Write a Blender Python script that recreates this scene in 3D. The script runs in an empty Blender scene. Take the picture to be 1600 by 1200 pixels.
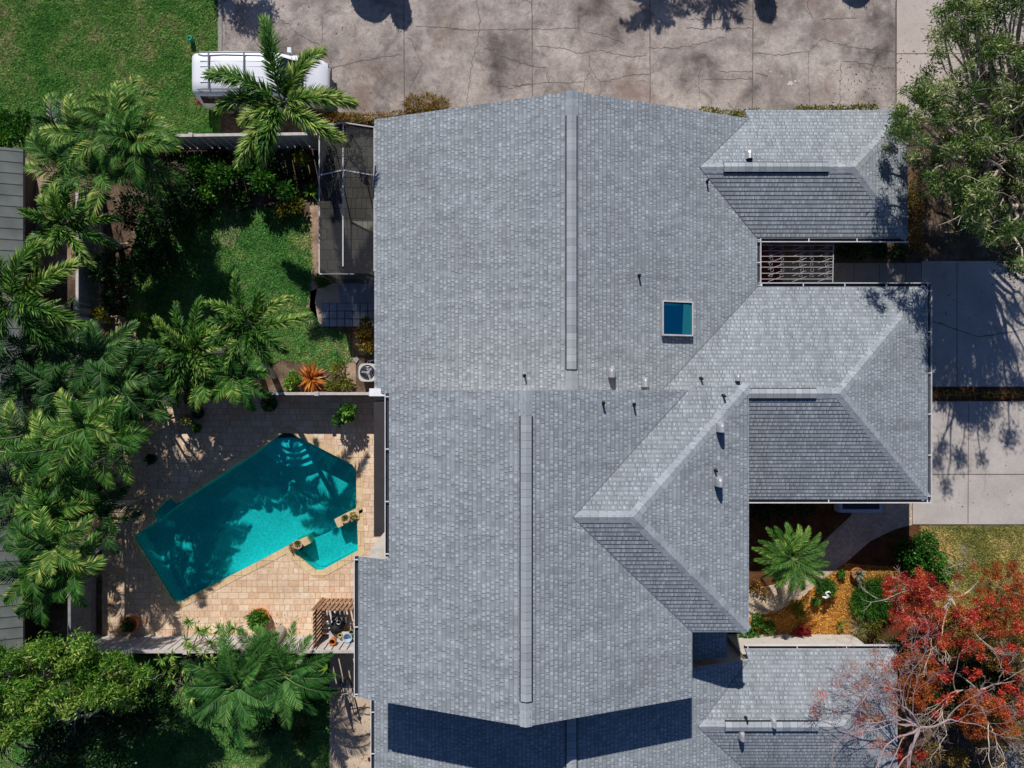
import bpy, math, random
import numpy as np
from mathutils import Vector
from mathutils.geometry import tessellate_polygon
PI = math.pi
H = 30.0           # camera height in metres
F = 1150.0         # focal length in photo pixels (photo 1600 px wide)
col = bpy.context.scene.collection
rng = np.random.default_rng(7)
random.seed(7)

def at(px, py, z=0.0):
    """photo measurement -> position in the place, for a point at height z"""
    return ((px-800)*(H-z)/F, (600-py)*(H-z)/F, z)
def G(*pts, z=0.0):
    return [at(a, b, z) for a, b in pts]

# ------------------------------------------------------------------ mesh builder
class MB:
    def __init__(s): s.V = []; s.F = []; s.n = 0
    def add(s, V, Fc, rnd=None, m=0, uv=None):
        V = np.asarray(V, float).reshape(-1, 3); Fc = np.asarray(Fc, int)
        if len(Fc) == 0: return
        if rnd is None: rnd = np.full(len(Fc), random.random())
        elif np.isscalar(rnd): rnd = np.full(len(Fc), rnd)
        s.V.append(V); s.F.append((Fc+s.n, np.asarray(rnd, float), np.full(len(Fc), m, int), uv)); s.n += len(V)
    def quads(s, Q, rnd=None, m=0):
        Q = np.asarray(Q, float); n = len(Q)
        if n: s.add(Q.reshape(-1, 3), np.arange(n*Q.shape[1]).reshape(n, -1), rnd, m)
    def poly(s, pts, m=0, rnd=None, uv=None):
        s.add(pts, [list(range(len(pts)))], rnd, m, uv)
    def box(s, x0, x1, y0, y1, z0, z1, m=0, rnd=None):
        v = [(x0,y0,z0),(x1,y0,z0),(x1,y1,z0),(x0,y1,z0),(x0,y0,z1),(x1,y0,z1),(x1,y1,z1),(x0,y1,z1)]
        s.add(v, [(0,3,2,1),(4,5,6,7),(0,1,5,4),(1,2,6,5),(2,3,7,6),(3,0,4,7)], rnd, m)
    def beam(s, a, b, w, h, m=0, rnd=None):
        """box of width w, height h centred on segment a-b"""
        a = np.array(a, float); b = np.array(b, float); d = b-a; d /= np.linalg.norm(d)
        up = np.array((0,0,1.)) if abs(d[2]) < .95 else np.array((1.,0,0))
        sd = np.cross(d, up); sd /= np.linalg.norm(sd); u = np.cross(sd, d)
        sd *= w/2; u *= h/2
        v = [a-sd-u, a+sd-u, a+sd+u, a-sd+u, b-sd-u, b+sd-u, b+sd+u, b-sd+u]
        s.add(v, [(0,1,2,3),(4,7,6,5),(0,4,5,1),(1,5,6,2),(2,6,7,3),(3,7,4,0)], rnd, m)
    def tube(s, P, R, n=6, m=0, rnd=None, cap=True):
        P = np.array(P, float); k = len(P)
        R = np.full(k, R) if np.isscalar(R) else np.asarray(R, float)
        T = np.gradient(P, axis=0); T /= np.linalg.norm(T, axis=1)[:, None]+1e-9
        ref = np.array((0,0,1.)) if abs(T[0][2]) < .9 else np.array((1.,0,0))
        a = np.arange(n)*2*PI/n; V = []
        u = np.cross(T[0], ref); u /= np.linalg.norm(u)
        for i in range(k):
            u = u-T[i]*np.dot(u, T[i]); u /= np.linalg.norm(u)+1e-9; w = np.cross(T[i], u)
            V.append(P[i]+R[i]*(np.cos(a)[:, None]*u+np.sin(a)[:, None]*w))
        V = np.concatenate(V); i = np.arange(n); j = (i+1) % n
        Fc = np.concatenate([np.stack([r*n+i, r*n+j, (r+1)*n+j, (r+1)*n+i], 1) for r in range(k-1)])
        s.add(V, Fc, rnd, m)
        if cap:
            s.add(V[:n][::-1], [list(range(n))], rnd, m); s.add(V[-n:], [list(range(n))], rnd, m)
    def lathe(s, c, prof, n=16, m=0, rnd=None):
        a = np.arange(n)*2*PI/n; V = []
        for r, z in prof: V.append(np.stack([c[0]+r*np.cos(a), c[1]+r*np.sin(a), np.full(n, c[2]+z)], 1))
        i = np.arange(n); j = (i+1) % n
        Fc = np.concatenate([np.stack([r*n+i, r*n+j, (r+1)*n+j, (r+1)*n+i], 1) for r in range(len(prof)-1)])
        s.add(np.concatenate(V), Fc, rnd, m)
    def prism(s, pts, z0, z1, m=0, rnd=None, bottom=True):
        """pts: xy outline counter-clockwise"""
        n = len(pts); b = [(p[0], p[1], z0) for p in pts]; t = [(p[0], p[1], z1) for p in pts]
        s.add(t, [list(range(n))], rnd, m)
        if bottom: s.add(b[::-1], [list(range(n))], rnd, m)
        s.add(b+t, [(i, (i+1) % n, n+(i+1) % n, n+i) for i in range(n)], rnd, m)
    def bounds(s):
        A = np.concatenate(s.V); return A.min(0), A.max(0)
    def build(s, name, mats, parent=None, smooth=False, origin=None):
        V = np.concatenate(s.V)
        if parent is not None:
            p = parent
            while p.parent: p = p.parent
            O = np.array(p.location)
        elif origin is not None: O = np.array(origin, float)
        else:
            lo, hi = V.min(0), V.max(0); O = np.array(((lo[0]+hi[0])/2, (lo[1]+hi[1])/2, lo[2]))
        V = V-O
        me = bpy.data.meshes.new(name)
        loops = []; starts = []; tot = 0; rn = []; mi = []; uvs = []; anyuv = any(f[3] is not None for f in s.F)
        for Fc, r, m, uv in s.F:
            k = Fc.shape[1]; loops.append(Fc.ravel()); starts.append(tot+np.arange(len(Fc))*k); tot += Fc.size
            rn.append(r); mi.append(m)
            if anyuv: uvs.append(np.zeros((Fc.size, 2)) if uv is None else np.asarray(uv, float).reshape(-1, 2))
        loops = np.concatenate(loops); starts = np.concatenate(starts)
        me.vertices.add(len(V)); me.vertices.foreach_set('co', V.ravel())
        me.loops.add(len(loops)); me.loops.foreach_set('vertex_index', loops)
        me.polygons.add(len(starts)); me.polygons.foreach_set('loop_start', starts)
        me.polygons.foreach_set('material_index', np.concatenate(mi).astype(np.int32))
        me.polygons.foreach_set('use_smooth', np.full(len(starts), bool(smooth)))
        if anyuv:
            l = me.uv_layers.new(name='UVMap'); l.data.foreach_set('uv', np.concatenate(uvs).ravel())
        a = me.attributes.new('rnd', 'FLOAT', 'FACE'); a.data.foreach_set('value', np.concatenate(rn).astype(np.float32))
        me.update(calc_edges=True); me.validate()
        for m in (mats if isinstance(mats, (list, tuple)) else [mats]): me.materials.append(m)
        o = bpy.data.objects.new(name, me); col.objects.link(o)
        if parent is not None: o.parent = parent
        else: o.location = O
        return o

def tag(o, label=None, cat=None, group=None, kind=None):
    if label: o['label'] = label
    if cat: o['category'] = cat
    if group: o['group'] = group
    if kind: o['kind'] = kind
    return o
def thing(name, loc, label, cat, group=None):
    o = bpy.data.objects.new(name, None); col.objects.link(o); o.location = loc; o.empty_display_size = .2
    return tag(o, label, cat, group)
def struct(name, mb, m, label=None):
    o = mb.build(name, m); o['kind'] = 'structure'
    if label: o['label'] = label
    return o

# ------------------------------------------------------------------ materials
class NT:
    def __init__(s, name):
        s.mat = bpy.data.materials.new(name); s.mat.use_nodes = True
        s.t = s.mat.node_tree; s.b = s.t.nodes['Principled BSDF']; s.out = s.t.nodes['Material Output']
    def n(s, ty, **kw):
        x = s.t.nodes.new(ty)
        for k, v in kw.items(): setattr(x, k, v)
        return x
    def set(s, sock, v):
        if isinstance(v, bpy.types.NodeSocket): s.t.links.new(v, sock)
        elif v is not None:
            if isinstance(v, (tuple, list)) and len(v) == 3 and sock.type == 'RGBA': v = (*v, 1)
            sock.default_value = v
    def math(s, op, a, b=None, c=None, clamp=False):
        x = s.n('ShaderNodeMath', operation=op, use_clamp=clamp); s.set(x.inputs[0], a)
        if b is not None: s.set(x.inputs[1], b)
        if c is not None: s.set(x.inputs[2], c)
        return x.outputs[0]
    def pos(s): return s.n('ShaderNodeNewGeometry').outputs['Position']
    def uv(s): return s.n('ShaderNodeTexCoord').outputs['UV']
    def rnd(s): return s.n('ShaderNodeAttribute', attribute_name='rnd').outputs['Fac']
    def sep(s, v):
        x = s.n('ShaderNodeSeparateXYZ'); s.set(x.inputs[0], v); return x.outputs
    def comb(s, a, b, c=0.0):
        x = s.n('ShaderNodeCombineXYZ'); s.set(x.inputs[0], a); s.set(x.inputs[1], b); s.set(x.inputs[2], c); return x.outputs[0]
    def noise(s, scale, vec=None, detail=4, rough=.6, dist=0.0):
        x = s.n('ShaderNodeTexNoise'); s.set(x.inputs['Vector'], vec if vec is not None else s.pos())
        x.inputs['Scale'].default_value = scale; x.inputs['Detail'].default_value = detail
        x.inputs['Roughness'].default_value = rough; x.inputs['Distortion'].default_value = dist
        return x.outputs['Fac']
    def white(s, vec):
        x = s.n('ShaderNodeTexWhiteNoise', noise_dimensions='3D'); s.set(x.inputs['Vector'], vec); return x.outputs['Value'], x.outputs['Color']
    def ramp(s, fac, stops, interp='LINEAR'):
        x = s.n('ShaderNodeValToRGB'); s.set(x.inputs[0], fac); e = x.color_ramp.elements; x.color_ramp.interpolation = interp
        while len(e) < len(stops): e.new(.5)
        for i, (p, c) in enumerate(stops):
            e[i].position = p; e[i].color = (*c, 1) if not np.isscalar(c) else (c, c, c, 1)
        return x.outputs[0]
    def mix(s, f, a, b, mode='MIX'):
        x = s.n('ShaderNodeMix', data_type='RGBA', blend_type=mode); s.set(x.inputs[0], f); s.set(x.inputs[6], a); s.set(x.inputs[7], b); return x.outputs[2]
    def bump(s, h, dist, strength=1.0):
        x = s.n('ShaderNodeBump'); s.set(x.inputs['Height'], h); x.inputs['Distance'].default_value = dist; x.inputs['Strength'].default_value = strength
        s.t.links.new(x.outputs[0], s.b.inputs['Normal']); return x.outputs[0]
    def fin(s, color=None, rough=.8, spec=.3, metal=0.0):
        s.set(s.b.inputs['Base Color'], color); s.set(s.b.inputs['Roughness'], rough)
        s.b.inputs['Specular IOR Level'].default_value = spec; s.b.inputs['Metallic'].default_value = metal
        return s.mat
    def cells(s, u, v, w, h, gu=.06, gv=.06, jit=1.0):
        """running cells: returns cell id vector, frac u, frac v, joint mask"""
        vv = s.math('DIVIDE', v, h); row = s.math('FLOOR', vv); fv = s.math('FRACT', vv)
        rr, _ = s.white(s.comb(row, 3.7, 1.3))
        uu = s.math('ADD', s.math('DIVIDE', u, w), s.math('MULTIPLY', rr, 9.0*jit)); cu = s.math('FLOOR', uu); fu = s.math('FRACT', uu)
        ju = s.math('LESS_THAN', fu, gu); jv = s.math('LESS_THAN', fv, gv)
        return s.comb(cu, row, 0), fu, fv, s.math('MAXIMUM', ju, jv)

def plain(name, c, rough=.6, spec=.3, metal=0.0, var=.12, scale=3.0):
    k = NT(name); f = k.noise(scale, detail=5)
    c2 = k.mix(1.0, c, k.ramp(f, [(.3, 1-var), (.7, 1+var)]), 'MULTIPLY')
    return k.fin(c2, rough, spec, metal)

def m_shingle(name='roof shingle', base=(.318, .350, .378)):
    k = NT(name); u, v, _ = k.sep(k.uv())
    cid, fu, fv, joint = k.cells(u, v, .175, .150, .0, .0)
    r, rc = k.white(cid); q = k.sep(rc)
    wd = k.math('MULTIPLY_ADD', q[2], .38, .38)                       # tab width inside its cell
    st = k.math('MULTIPLY', q[1], k.math('SUBTRACT', 1.0, wd))
    rel = k.math('SUBTRACT', fu, st)
    inn = k.math('MULTIPLY', k.math('GREATER_THAN', rel, 0.0), k.math('LESS_THAN', rel, wd))
    raised = k.math('MULTIPLY', inn, k.math('GREATER_THAN', r, .34))
    tab = k.math('MULTIPLY', raised, k.math('LESS_THAN', fv, .70))
    edge = k.math('MULTIPLY', k.math('GREATER_THAN', r, .34), k.math('MAXIMUM', k.math('LESS_THAN', k.math('ABSOLUTE', k.math('SUBTRACT', rel, k.math('ADD', wd, .05))), .06), k.math('LESS_THAN', k.math('ABSOLUTE', k.math('ADD', rel, .04)), .035)))
    edge = k.math('MULTIPLY', edge, k.math('LESS_THAN', fv, .70))
    tone = k.math('MULTIPLY_ADD', q[1], .24, .74)
    tone = k.math('ADD', tone, k.math('MULTIPLY', tab, k.math('MULTIPLY_ADD', q[0], .26, .05)))
    big = k.ramp(k.noise(.4, detail=7, rough=.75), [(.3, .86), (.7, 1.09)])
    mid = k.ramp(k.noise(2.6, detail=3), [(.3, .93), (.7, 1.06)])
    gran = k.ramp(k.noise(26, detail=2), [(.3, .84), (.7, 1.14)])
    line = k.ramp(fv, [(0, .70), (.06, .80), (.12, 1.0), (.66, 1.0), (.76, .80), (.9, .86), (1, .72)])  # painted shadow lines where one course laps the next
    c = k.mix(1.0, base, k.comb(tone, tone, tone), 'MULTIPLY')
    stv = k.comb(k.math('MULTIPLY', u, 2.6), k.math('MULTIPLY', v, .22), 0.0)
    stk = k.ramp(k.noise(1.0, stv, 5, .7), [(.32, .84), (.5, 1.0), (.7, 1.07)])
    for x in (big, mid, gran, line, stk): c = k.mix(1.0, c, x, 'MULTIPLY')
    c = k.mix(k.math('MULTIPLY', edge, .62), c, (.06, .075, .09))  # dark outlines paint the shade around raised tabs
    k.bump(tab, .012, .8)
    return k.fin(c, .92, .12)
def m_cap():
    k = NT('ridge cap shingle')
    c = k.mix(k.rnd(), (.27, .295, .32), (.37, .40, .425))
    c = k.mix(1.0, c, k.ramp(k.noise(30, detail=3), [(.3, .85), (.7, 1.12)]), 'MULTIPLY')
    return k.fin(c, .92, .15)
def m_seam():
    k = NT('seamed roofing'); u, v, _ = k.sep(k.uv())
    f = k.math('FRACT', k.math('DIVIDE', u, .42))
    c = k.mix(k.ramp(f, [(0, 0.), (.08, 0.), (.12, 1.), (1, .8)]), (.03, .035, .035), (.15, .165, .155))
    c = k.mix(1.0, c, k.ramp(k.noise(1.5, detail=6), [(.3, .75), (.7, 1.2)]), 'MULTIPLY')
    k.bump(f, .03, .8)
    return k.fin(c, .75, .25)
def m_old_concrete():
    k = NT('weathered concrete'); P = k.pos()
    n1 = k.noise(.42, P, 7, .62, .3); n2 = k.noise(2.2, P, 6, .7); n3 = k.noise(14, P, 4, .7); n4 = k.noise(.9, P, 5, .6, .8)
    c = k.ramp(n1, [(.32, (.125, .105, .098)), (.43, (.245, .208, .19)), (.54, (.36, .31, .28)), (.70, (.47, .415, .375))])
    c = k.mix(1.0, c, k.ramp(n2, [(.25, .72), (.5, 1.0), (.75, 1.12)]), 'MULTIPLY')
    c = k.mix(1.0, c, k.ramp(n3, [(.3, .82), (.7, 1.14)]), 'MULTIPLY')
    c = k.mix(1.0, c, k.ramp(n4, [(.33, .62), (.46, 1.0)]), 'MULTIPLY'); c = k.mix(k.ramp(k.noise(.28, P, 4, .6, .5), [(.56, 0.), (.68, .75)]), c, (.20, .14, .115)); c = k.mix(1.0, c, k.ramp(k.noise(5.5, P, 5, .8), [(.35, .8), (.6, 1.08)]), 'MULTIPLY')
    vo = k.n('ShaderNodeTexVoronoi', feature='DISTANCE_TO_EDGE'); vo.inputs['Scale'].default_value = .42
    x = k.n('ShaderNodeVectorMath', operation='MULTIPLY_ADD'); nz = k.n('ShaderNodeTexNoise'); nz.inputs['Scale'].default_value = 1.6; nz.inputs['Detail'].default_value = 6
    k.t.links.new(P, nz.inputs['Vector']); k.t.links.new(nz.outputs['Color'], x.inputs[0]); x.inputs[1].default_value = (.9, .9, 0); k.t.links.new(P, x.inputs[2])
    k.t.links.new(x.outputs[0], vo.inputs['Vector'])
    cr = k.ramp(vo.outputs[0], [(0, .30), (.006, .55), (.012, 1.0)])
    msk = k.ramp(k.noise(.5, P, 2), [(.60, 0.), (.64, .6)])
    c = k.mix(msk, c, k.mix(1.0, c, cr, 'MULTIPLY'))
    k.bump(n3, .004, .6)
    return k.fin(c, .9, .2)
def m_concrete(name, base, dirt=.25, sc=1.0):
    k = NT(name); P = k.pos()
    c = k.mix(1.0, base, k.ramp(k.noise(.8*sc, P, 7, .65, .4), [(.3, 1-dirt), (.7, 1+dirt*.5)]), 'MULTIPLY')
    c = k.mix(1.0, c, k.ramp(k.noise(16, P, 4, .7), [(.3, .9), (.7, 1.08)]), 'MULTIPLY')
    c = k.mix(1.0, c, k.ramp(k.noise(3.1, P, 5, .7, .6), [(.33, .84), (.42, 1.)]), 'MULTIPLY')
    k.bump(k.noise(40, P, 2), .003, .5)
    return k.fin(c, .88, .2)
def m_paver(name, cols, w=.30, h=.235, joint=(.16, .10, .06), rot=0.0, g=.075):
    k = NT(name); x, y, _ = k.sep(k.pos())
    if rot:
        cu, su = math.cos(rot), math.sin(rot)
        x, y = k.math('ADD', k.math('MULTIPLY', x, cu), k.math('MULTIPLY', y, su)), k.math('SUBTRACT', k.math('MULTIPLY', y, cu), k.math('MULTIPLY', x, su))
    # irregular course: a third of the blocks are split in half
    cid, fu, fv, j = k.cells(x, y, w, h, g*h/w, g)
    r, rc = k.white(cid); q = k.sep(rc)
    split = k.math('GREATER_THAN', q[1], .5)
    j2 = k.math('MULTIPLY', split, k.math('LESS_THAN', k.math('ABSOLUTE', k.math('SUBTRACT', fu, .5)), g*.4))
    half = k.math('MULTIPLY', split, k.math('GREATER_THAN', fu, .5))
    r2, _ = k.white(k.comb(r, half, 2.0))
    n = len(cols); c = k.ramp(r2, [(i/n, cc) for i, cc in enumerate(cols)], 'CONSTANT')
    c = k.mix(1.0, c, k.ramp(k.noise(9, detail=5), [(.3, .84), (.7, 1.14)]), 'MULTIPLY')
    c = k.mix(1.0, c, k.ramp(k.noise(.7, detail=4), [(.3, .86), (.7, 1.08)]), 'MULTIPLY')
    jm = k.math('MAXIMUM', j, j2)
    c = k.mix(k.math('MULTIPLY', jm, .75), c, joint)
    k.bump(k.math('SUBTRACT', 1.0, jm), .006, .7)
    return k.fin(c, .85, .25)
def m_ground(name, stops, sc=1.0, bump=.03):
    k = NT(name); P = k.pos()
    n1 = k.noise(1.0*sc, P, 8, .7, .3); n2 = k.noise(11*sc, P, 6, .75)
    c = k.ramp(n1, stops)
    c = k.mix(1.0, c, k.ramp(n2, [(.3, .5), (.5, 1.), (.7, 1.5)]), 'MULTIPLY')
    k.bump(n2, bump, .8)
    return k.fin(c, .95, .1)
def m_grass(name, stops, blade=False):
    k = NT(name); P = k.pos(); x, y, _ = k.sep(P); P2 = k.comb(x, y, 0)
    n1 = k.noise(.55, P2, 6, .65, .3)
    c = k.ramp(n1, stops)
    n2 = k.noise(3.5, P2, 6, .8)
    c = k.mix(1.0, c, k.ramp(n2, [(.3, .62), (.5, 1.), (.68, 1.35)]), 'MULTIPLY')
    if blade: c = k.mix(1.0, c, k.ramp(k.rnd(), [(0, .55), (.6, 1.05), (1, 1.9)]), 'MULTIPLY')
    else: c = k.mix(1.0, c, k.ramp(k.noise(22, P2, 3, .7), [(.3, .5), (.7, 1.3)]), 'MULTIPLY')
    return k.fin(c, .9, .12)
def m_leaf(name, stops, trans=.25, rough=.5, spec=.35):
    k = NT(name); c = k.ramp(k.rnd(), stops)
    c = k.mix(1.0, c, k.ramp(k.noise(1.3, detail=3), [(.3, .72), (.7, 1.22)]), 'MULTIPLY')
    k.fin(c, rough, spec)
    tr = k.n('ShaderNodeBsdfTranslucent'); k.t.links.new(k.mix(1.0, c, (1.3, 1.35, .5), 'MULTIPLY'), tr.inputs[0])
    mx = k.n('ShaderNodeMixShader'); mx.inputs[0].default_value = trans
    k.t.links.new(k.b.outputs[0], mx.inputs[1]); k.t.links.new(tr.outputs[0], mx.inputs[2]); k.t.links.new(mx.outputs[0], k.out.inputs[0])
    return k.mat
def m_screen():
    k = NT('insect screen mesh'); k.fin((.028, .028, .032), .8, .1)
    tr = k.n('ShaderNodeBsdfTransparent'); mx = k.n('ShaderNodeMixShader'); mx.inputs[0].default_value = .68
    k.t.links.new(tr.outputs[0], mx.inputs[1]); k.t.links.new(k.b.outputs[0], mx.inputs[2]); k.t.links.new(mx.outputs[0], k.out.inputs[0])
    return k.mat
def m_water():
    k = NT('pool water'); P = k.pos()
    k.fin((.0, .14, .16), .06, .5)
    nz = k.noise(9, P, 3, .6, .6); k.bump(nz, .02, .45)
    tr = k.n('ShaderNodeBsdfTransparent'); k.set(tr.inputs[0], (.12, .80, .84))
    mx = k.n('ShaderNodeMixShader'); mx.inputs[0].default_value = .16
    k.t.links.new(tr.outputs[0], mx.inputs[1]); k.t.links.new(k.b.outputs[0], mx.inputs[2]); k.t.links.new(mx.outputs[0], k.out.inputs[0])
    return k.mat
def m_plaster():
    k = NT('pool plaster'); P = k.pos()
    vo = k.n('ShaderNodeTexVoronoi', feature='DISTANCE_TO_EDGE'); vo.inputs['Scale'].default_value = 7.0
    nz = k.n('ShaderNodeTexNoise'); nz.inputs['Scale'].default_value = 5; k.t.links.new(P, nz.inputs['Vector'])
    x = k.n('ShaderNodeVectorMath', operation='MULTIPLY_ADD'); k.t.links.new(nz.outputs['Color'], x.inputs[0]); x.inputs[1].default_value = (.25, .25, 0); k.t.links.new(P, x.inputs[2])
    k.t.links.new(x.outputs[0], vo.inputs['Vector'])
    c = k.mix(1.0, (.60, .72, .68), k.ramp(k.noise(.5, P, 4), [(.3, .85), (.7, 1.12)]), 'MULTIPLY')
    c = k.mix(1.0, c, k.ramp(vo.outputs[0], [(0, 1.22), (.12, .92), (.5, .9)]), 'MULTIPLY')  # paints a net of ripple light on the pool floor
    return k.fin(c, .8, .2)

M = {}
M['shingle'] = m_shingle(); M['cap'] = m_cap(); M['seam'] = m_seam()
M['vent_slot'] = plain('ridge vent slot', (.012, .013, .018), .9)
M['valley'] = plain('valley line', (.15, .165, .19), .9)
M['fascia'] = plain('painted fascia', (.42, .42, .43), .5)
M['gutter'] = plain('white gutter metal', (.62, .62, .63), .35, .4)
M['gutter_in'] = plain('gutter trough', (.03, .032, .04), .8)
M['stucco'] = plain('beige stucco', (.50, .46, .40), .9, scale=6)
M['window_glass'] = plain('dark window glass', (.02, .025, .03), .08, .6)
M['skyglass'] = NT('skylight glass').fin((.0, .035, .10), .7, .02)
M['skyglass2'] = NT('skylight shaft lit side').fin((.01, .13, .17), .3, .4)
M['galv'] = plain('galvanised metal', (.50, .51, .53), .35, .5, .5)
M['darkpipe'] = plain('dark vent boot', (.012, .012, .015), .8)
M['dark_alu'] = plain('dark aluminium', (.13, .13, .14), .5)
M['alu'] = plain('light aluminium', (.50, .50, .50), .4, .5)
M['bronze'] = plain('bronze screen sheet', (.035, .03, .032), .6)
M['screen'] = m_screen()
M['old_conc'] = m_old_concrete()
M['new_conc'] = m_concrete('new concrete', (.47, .405, .365), .14)
M['drive_conc'] = m_concrete('driveway concrete', (.44, .40, .37), .2)
M['walk_conc'] = m_concrete('walk concrete', (.30, .28, .26), .2)
M['white_conc'] = m_concrete('pale concrete', (.78, .77, .80), .12)
M['tan_conc'] = m_concrete('tan patio concrete', (.54, .42, .315), .3)
M['crack'] = plain('concrete crack', (.10, .082, .075), .9)  # dark tone of the driveway cracks
M['stain'] = plain('pale stain', (.5, .46, .40), .9)
M['joint'] = plain('joint sealant', (.12, .10, .088), .9)
M['deck'] = m_paver('pool deck paver', [(.66, .475, .325), (.70, .52, .375), (.63, .42, .275), (.72, .57, .42), (.67, .48, .33), (.69, .50, .345), (.61, .44, .31), (.68, .51, .365)], .42, .25, joint=(.34, .20, .12), g=.06)
M['path'] = m_paver('path paver', [(.52, .41, .30), (.57, .45, .34), (.47, .37, .27)], .22, .11, rot=.5)
M['coping'] = m_paver('coping stone', [(.64, .47, .27), (.67, .50, .30), (.61, .44, .26)], .6, .6, g=.02)
M['tile'] = m_paver('lanai tile', [(.44, .41, .35), (.48, .45, .38), (.40, .37, .31)], .42, .42, joint=(.08, .07, .06), g=.05)
M['slab'] = plain('grey slab', (.25, .28, .33), .8, scale=5)
M['dirt'] = m_ground('bare soil and mulch', [(.3, (.05, .032, .022)), (.5, (.11, .075, .05)), (.68, (.22, .165, .12))])
M['pmulch'] = m_ground('pinkish shredded mulch', [(.3, (.14, .10, .06)), (.45, (.30, .20, .14)), (.6, (.42, .30, .22)), (.72, (.20, .19, .07))], 1.6)
M['mulch'] = m_ground('orange bark mulch', [(.3, (.20, .085, .014)), (.5, (.40, .17, .028)), (.7, (.55, .27, .05))], 2.0)
M['dmulch'] = m_ground('brown bark mulch', [(.3, (.05, .02, .01)), (.6, (.13, .055, .025)), (.75, (.2, .11, .05))], 2.0)
M['chips'] = m_paver('bark chips', [(.50, .20, .028), (.62, .28, .045), (.36, .13, .018), (.66, .36, .09)], .07, .06)
gs = [(.30, (.035, .115, .02)), (.42, (.065, .18, .03)), (.53, (.12, .225, .05)), (.61, (.22, .24, .09)), (.72, (.34, .29, .16))]
gsm = [(.28, (.03, .11, .02)), (.48, (.07, .19, .04)), (.58, (.14, .23, .06)), (.70, (.28, .28, .11))]
gsd = [(.28, (.08, .10, .024)), (.45, (.20, .19, .05)), (.6, (.36, .28, .095)), (.75, (.45, .28, .10))]
M['grass'] = m_grass('lawn grass', gs); M['blade'] = m_grass('lawn blades', gs, True)
M['grassm'] = m_grass('lush lawn grass', gsm); M['bladem'] = m_grass('lush lawn blades', gsm, True)
M['grassd'] = m_grass('dry lawn grass', gsd); M['bladed'] = m_grass('dry lawn blades', gsd, True)
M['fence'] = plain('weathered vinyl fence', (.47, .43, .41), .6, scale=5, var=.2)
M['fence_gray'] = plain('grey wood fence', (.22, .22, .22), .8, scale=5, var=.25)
M['cedar'] = plain('cedar slat', (.30, .17, .10), .75, scale=9, var=.3)
M['pvc'] = plain('white plastic pipe', (.65, .66, .66), .4)
M['terra'] = plain('terracotta', (.50, .155, .04), .75)
M['darkpot'] = plain('dark glazed pot', (.035, .05, .055), .3)
M['bluepot'] = plain('blue glazed pot', (.07, .22, .26), .3)
M['stone'] = plain('mottled stone', (.38, .30, .22), .8, scale=8, var=.35)
M['redmat'] = plain('red tile', (.10, .015, .02), .7)
M['iron'] = plain('white painted iron', (.40, .38, .38), .5)
M['carpaint'] = NT('white car paint').fin((.74, .76, .80), .25, .5); 
M['carglass'] = NT('car glass').fin((.01, .014, .018), .08, .6)
M['rubber'] = plain('black rubber', (.015, .015, .016), .8)
M['red'] = plain('red lens', (.35, .01, .01), .3)
M['lens'] = plain('clear lens', (.6, .62, .65), .2)
M['green_cap'] = plain('green plastic', (.01, .30, .20), .5)
M['bark'] = plain('grey brown bark', (.16, .13, .11), .95, scale=9, var=.35)
M['palebark'] = plain('pale bark', (.46, .38, .32), .9, scale=6, var=.25)
M['twig'] = plain('lilac grey twig', (.32, .235, .24), .9, scale=6, var=.3)
M['ringbark'] = plain('grey palm stem', (.27, .255, .23), .9, scale=12, var=.3)
M['water'] = m_water(); M['plaster'] = m_plaster()
M['step'] = plain('white pool step', (.88, .90, .88), .6)
M['white'] = plain('white paint', (.72, .73, .75), .4)
M['blueish'] = plain('pale blue frame', (.40, .50, .62), .4)
M['black'] = plain('matt black', (.012, .012, .014), .7)
M['bluep'] = plain('blue plastic', (.03, .16, .5), .5)
M['hose'] = plain('green hose', (.16, .24, .12), .5)
M['ygreen'] = plain('yellow ornament', (.55, .42, .12), .6)
# foliage
M['fox'] = m_leaf('foxtail palm leaf', [(0, (.010, .045, .006)), (.38, (.025, .095, .010)), (.70, (.10, .22, .028)), (1, (.44, .50, .13))], .22, .5, .2)
M['areca'] = m_leaf('areca palm leaf', [(0, (.008, .045, .008)), (.40, (.02, .095, .010)), (.70, (.08, .21, .024)), (1, (.46, .50, .13))], .25, .5, .2)
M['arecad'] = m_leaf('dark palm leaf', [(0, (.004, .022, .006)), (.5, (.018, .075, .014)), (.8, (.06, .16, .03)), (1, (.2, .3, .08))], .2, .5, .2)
M['date'] = m_leaf('date palm leaf', [(0, (.010, .055, .010)), (.45, (.024, .11, .018)), (.8, (.075, .21, .036)), (1, (.22, .36, .10))], .2, .5, .2)
M['sago'] = m_leaf('pygmy date leaf', [(0, (.012, .06, .01)), (.45, (.045, .15, .02)), (.8, (.16, .30, .045)), (1, (.42, .48, .13))], .2, .5, .2)
M['dead'] = m_leaf('dead brown frond', [(0, (.10, .06, .03)), (1, (.36, .26, .14))], .15)
M['rachis'] = plain('palm rachis', (.10, .15, .04), .6)
M['shrub'] = m_leaf('glossy shrub leaf', [(0, (.01, .05, .008)), (.5, (.035, .14, .016)), (1, (.14, .30, .04))], .22, .5, .2)
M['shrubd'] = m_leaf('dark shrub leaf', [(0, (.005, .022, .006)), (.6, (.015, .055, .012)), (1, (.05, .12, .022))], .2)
M['lime'] = m_leaf('lime shrub leaf', [(0, (.05, .16, .012)), (1, (.22, .40, .04))], .3)
M['ywg'] = m_leaf('yellow green leaf', [(0, (.05, .07, .01)), (.5, (.15, .17, .02)), (1, (.32, .25, .03))], .3)
M['croton'] = m_leaf('croton leaf', [(0, (.04, .07, .01)), (.35, (.25, .08, .015)), (.7, (.35, .22, .03)), (1, (.10, .2, .03))], .25)
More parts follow.
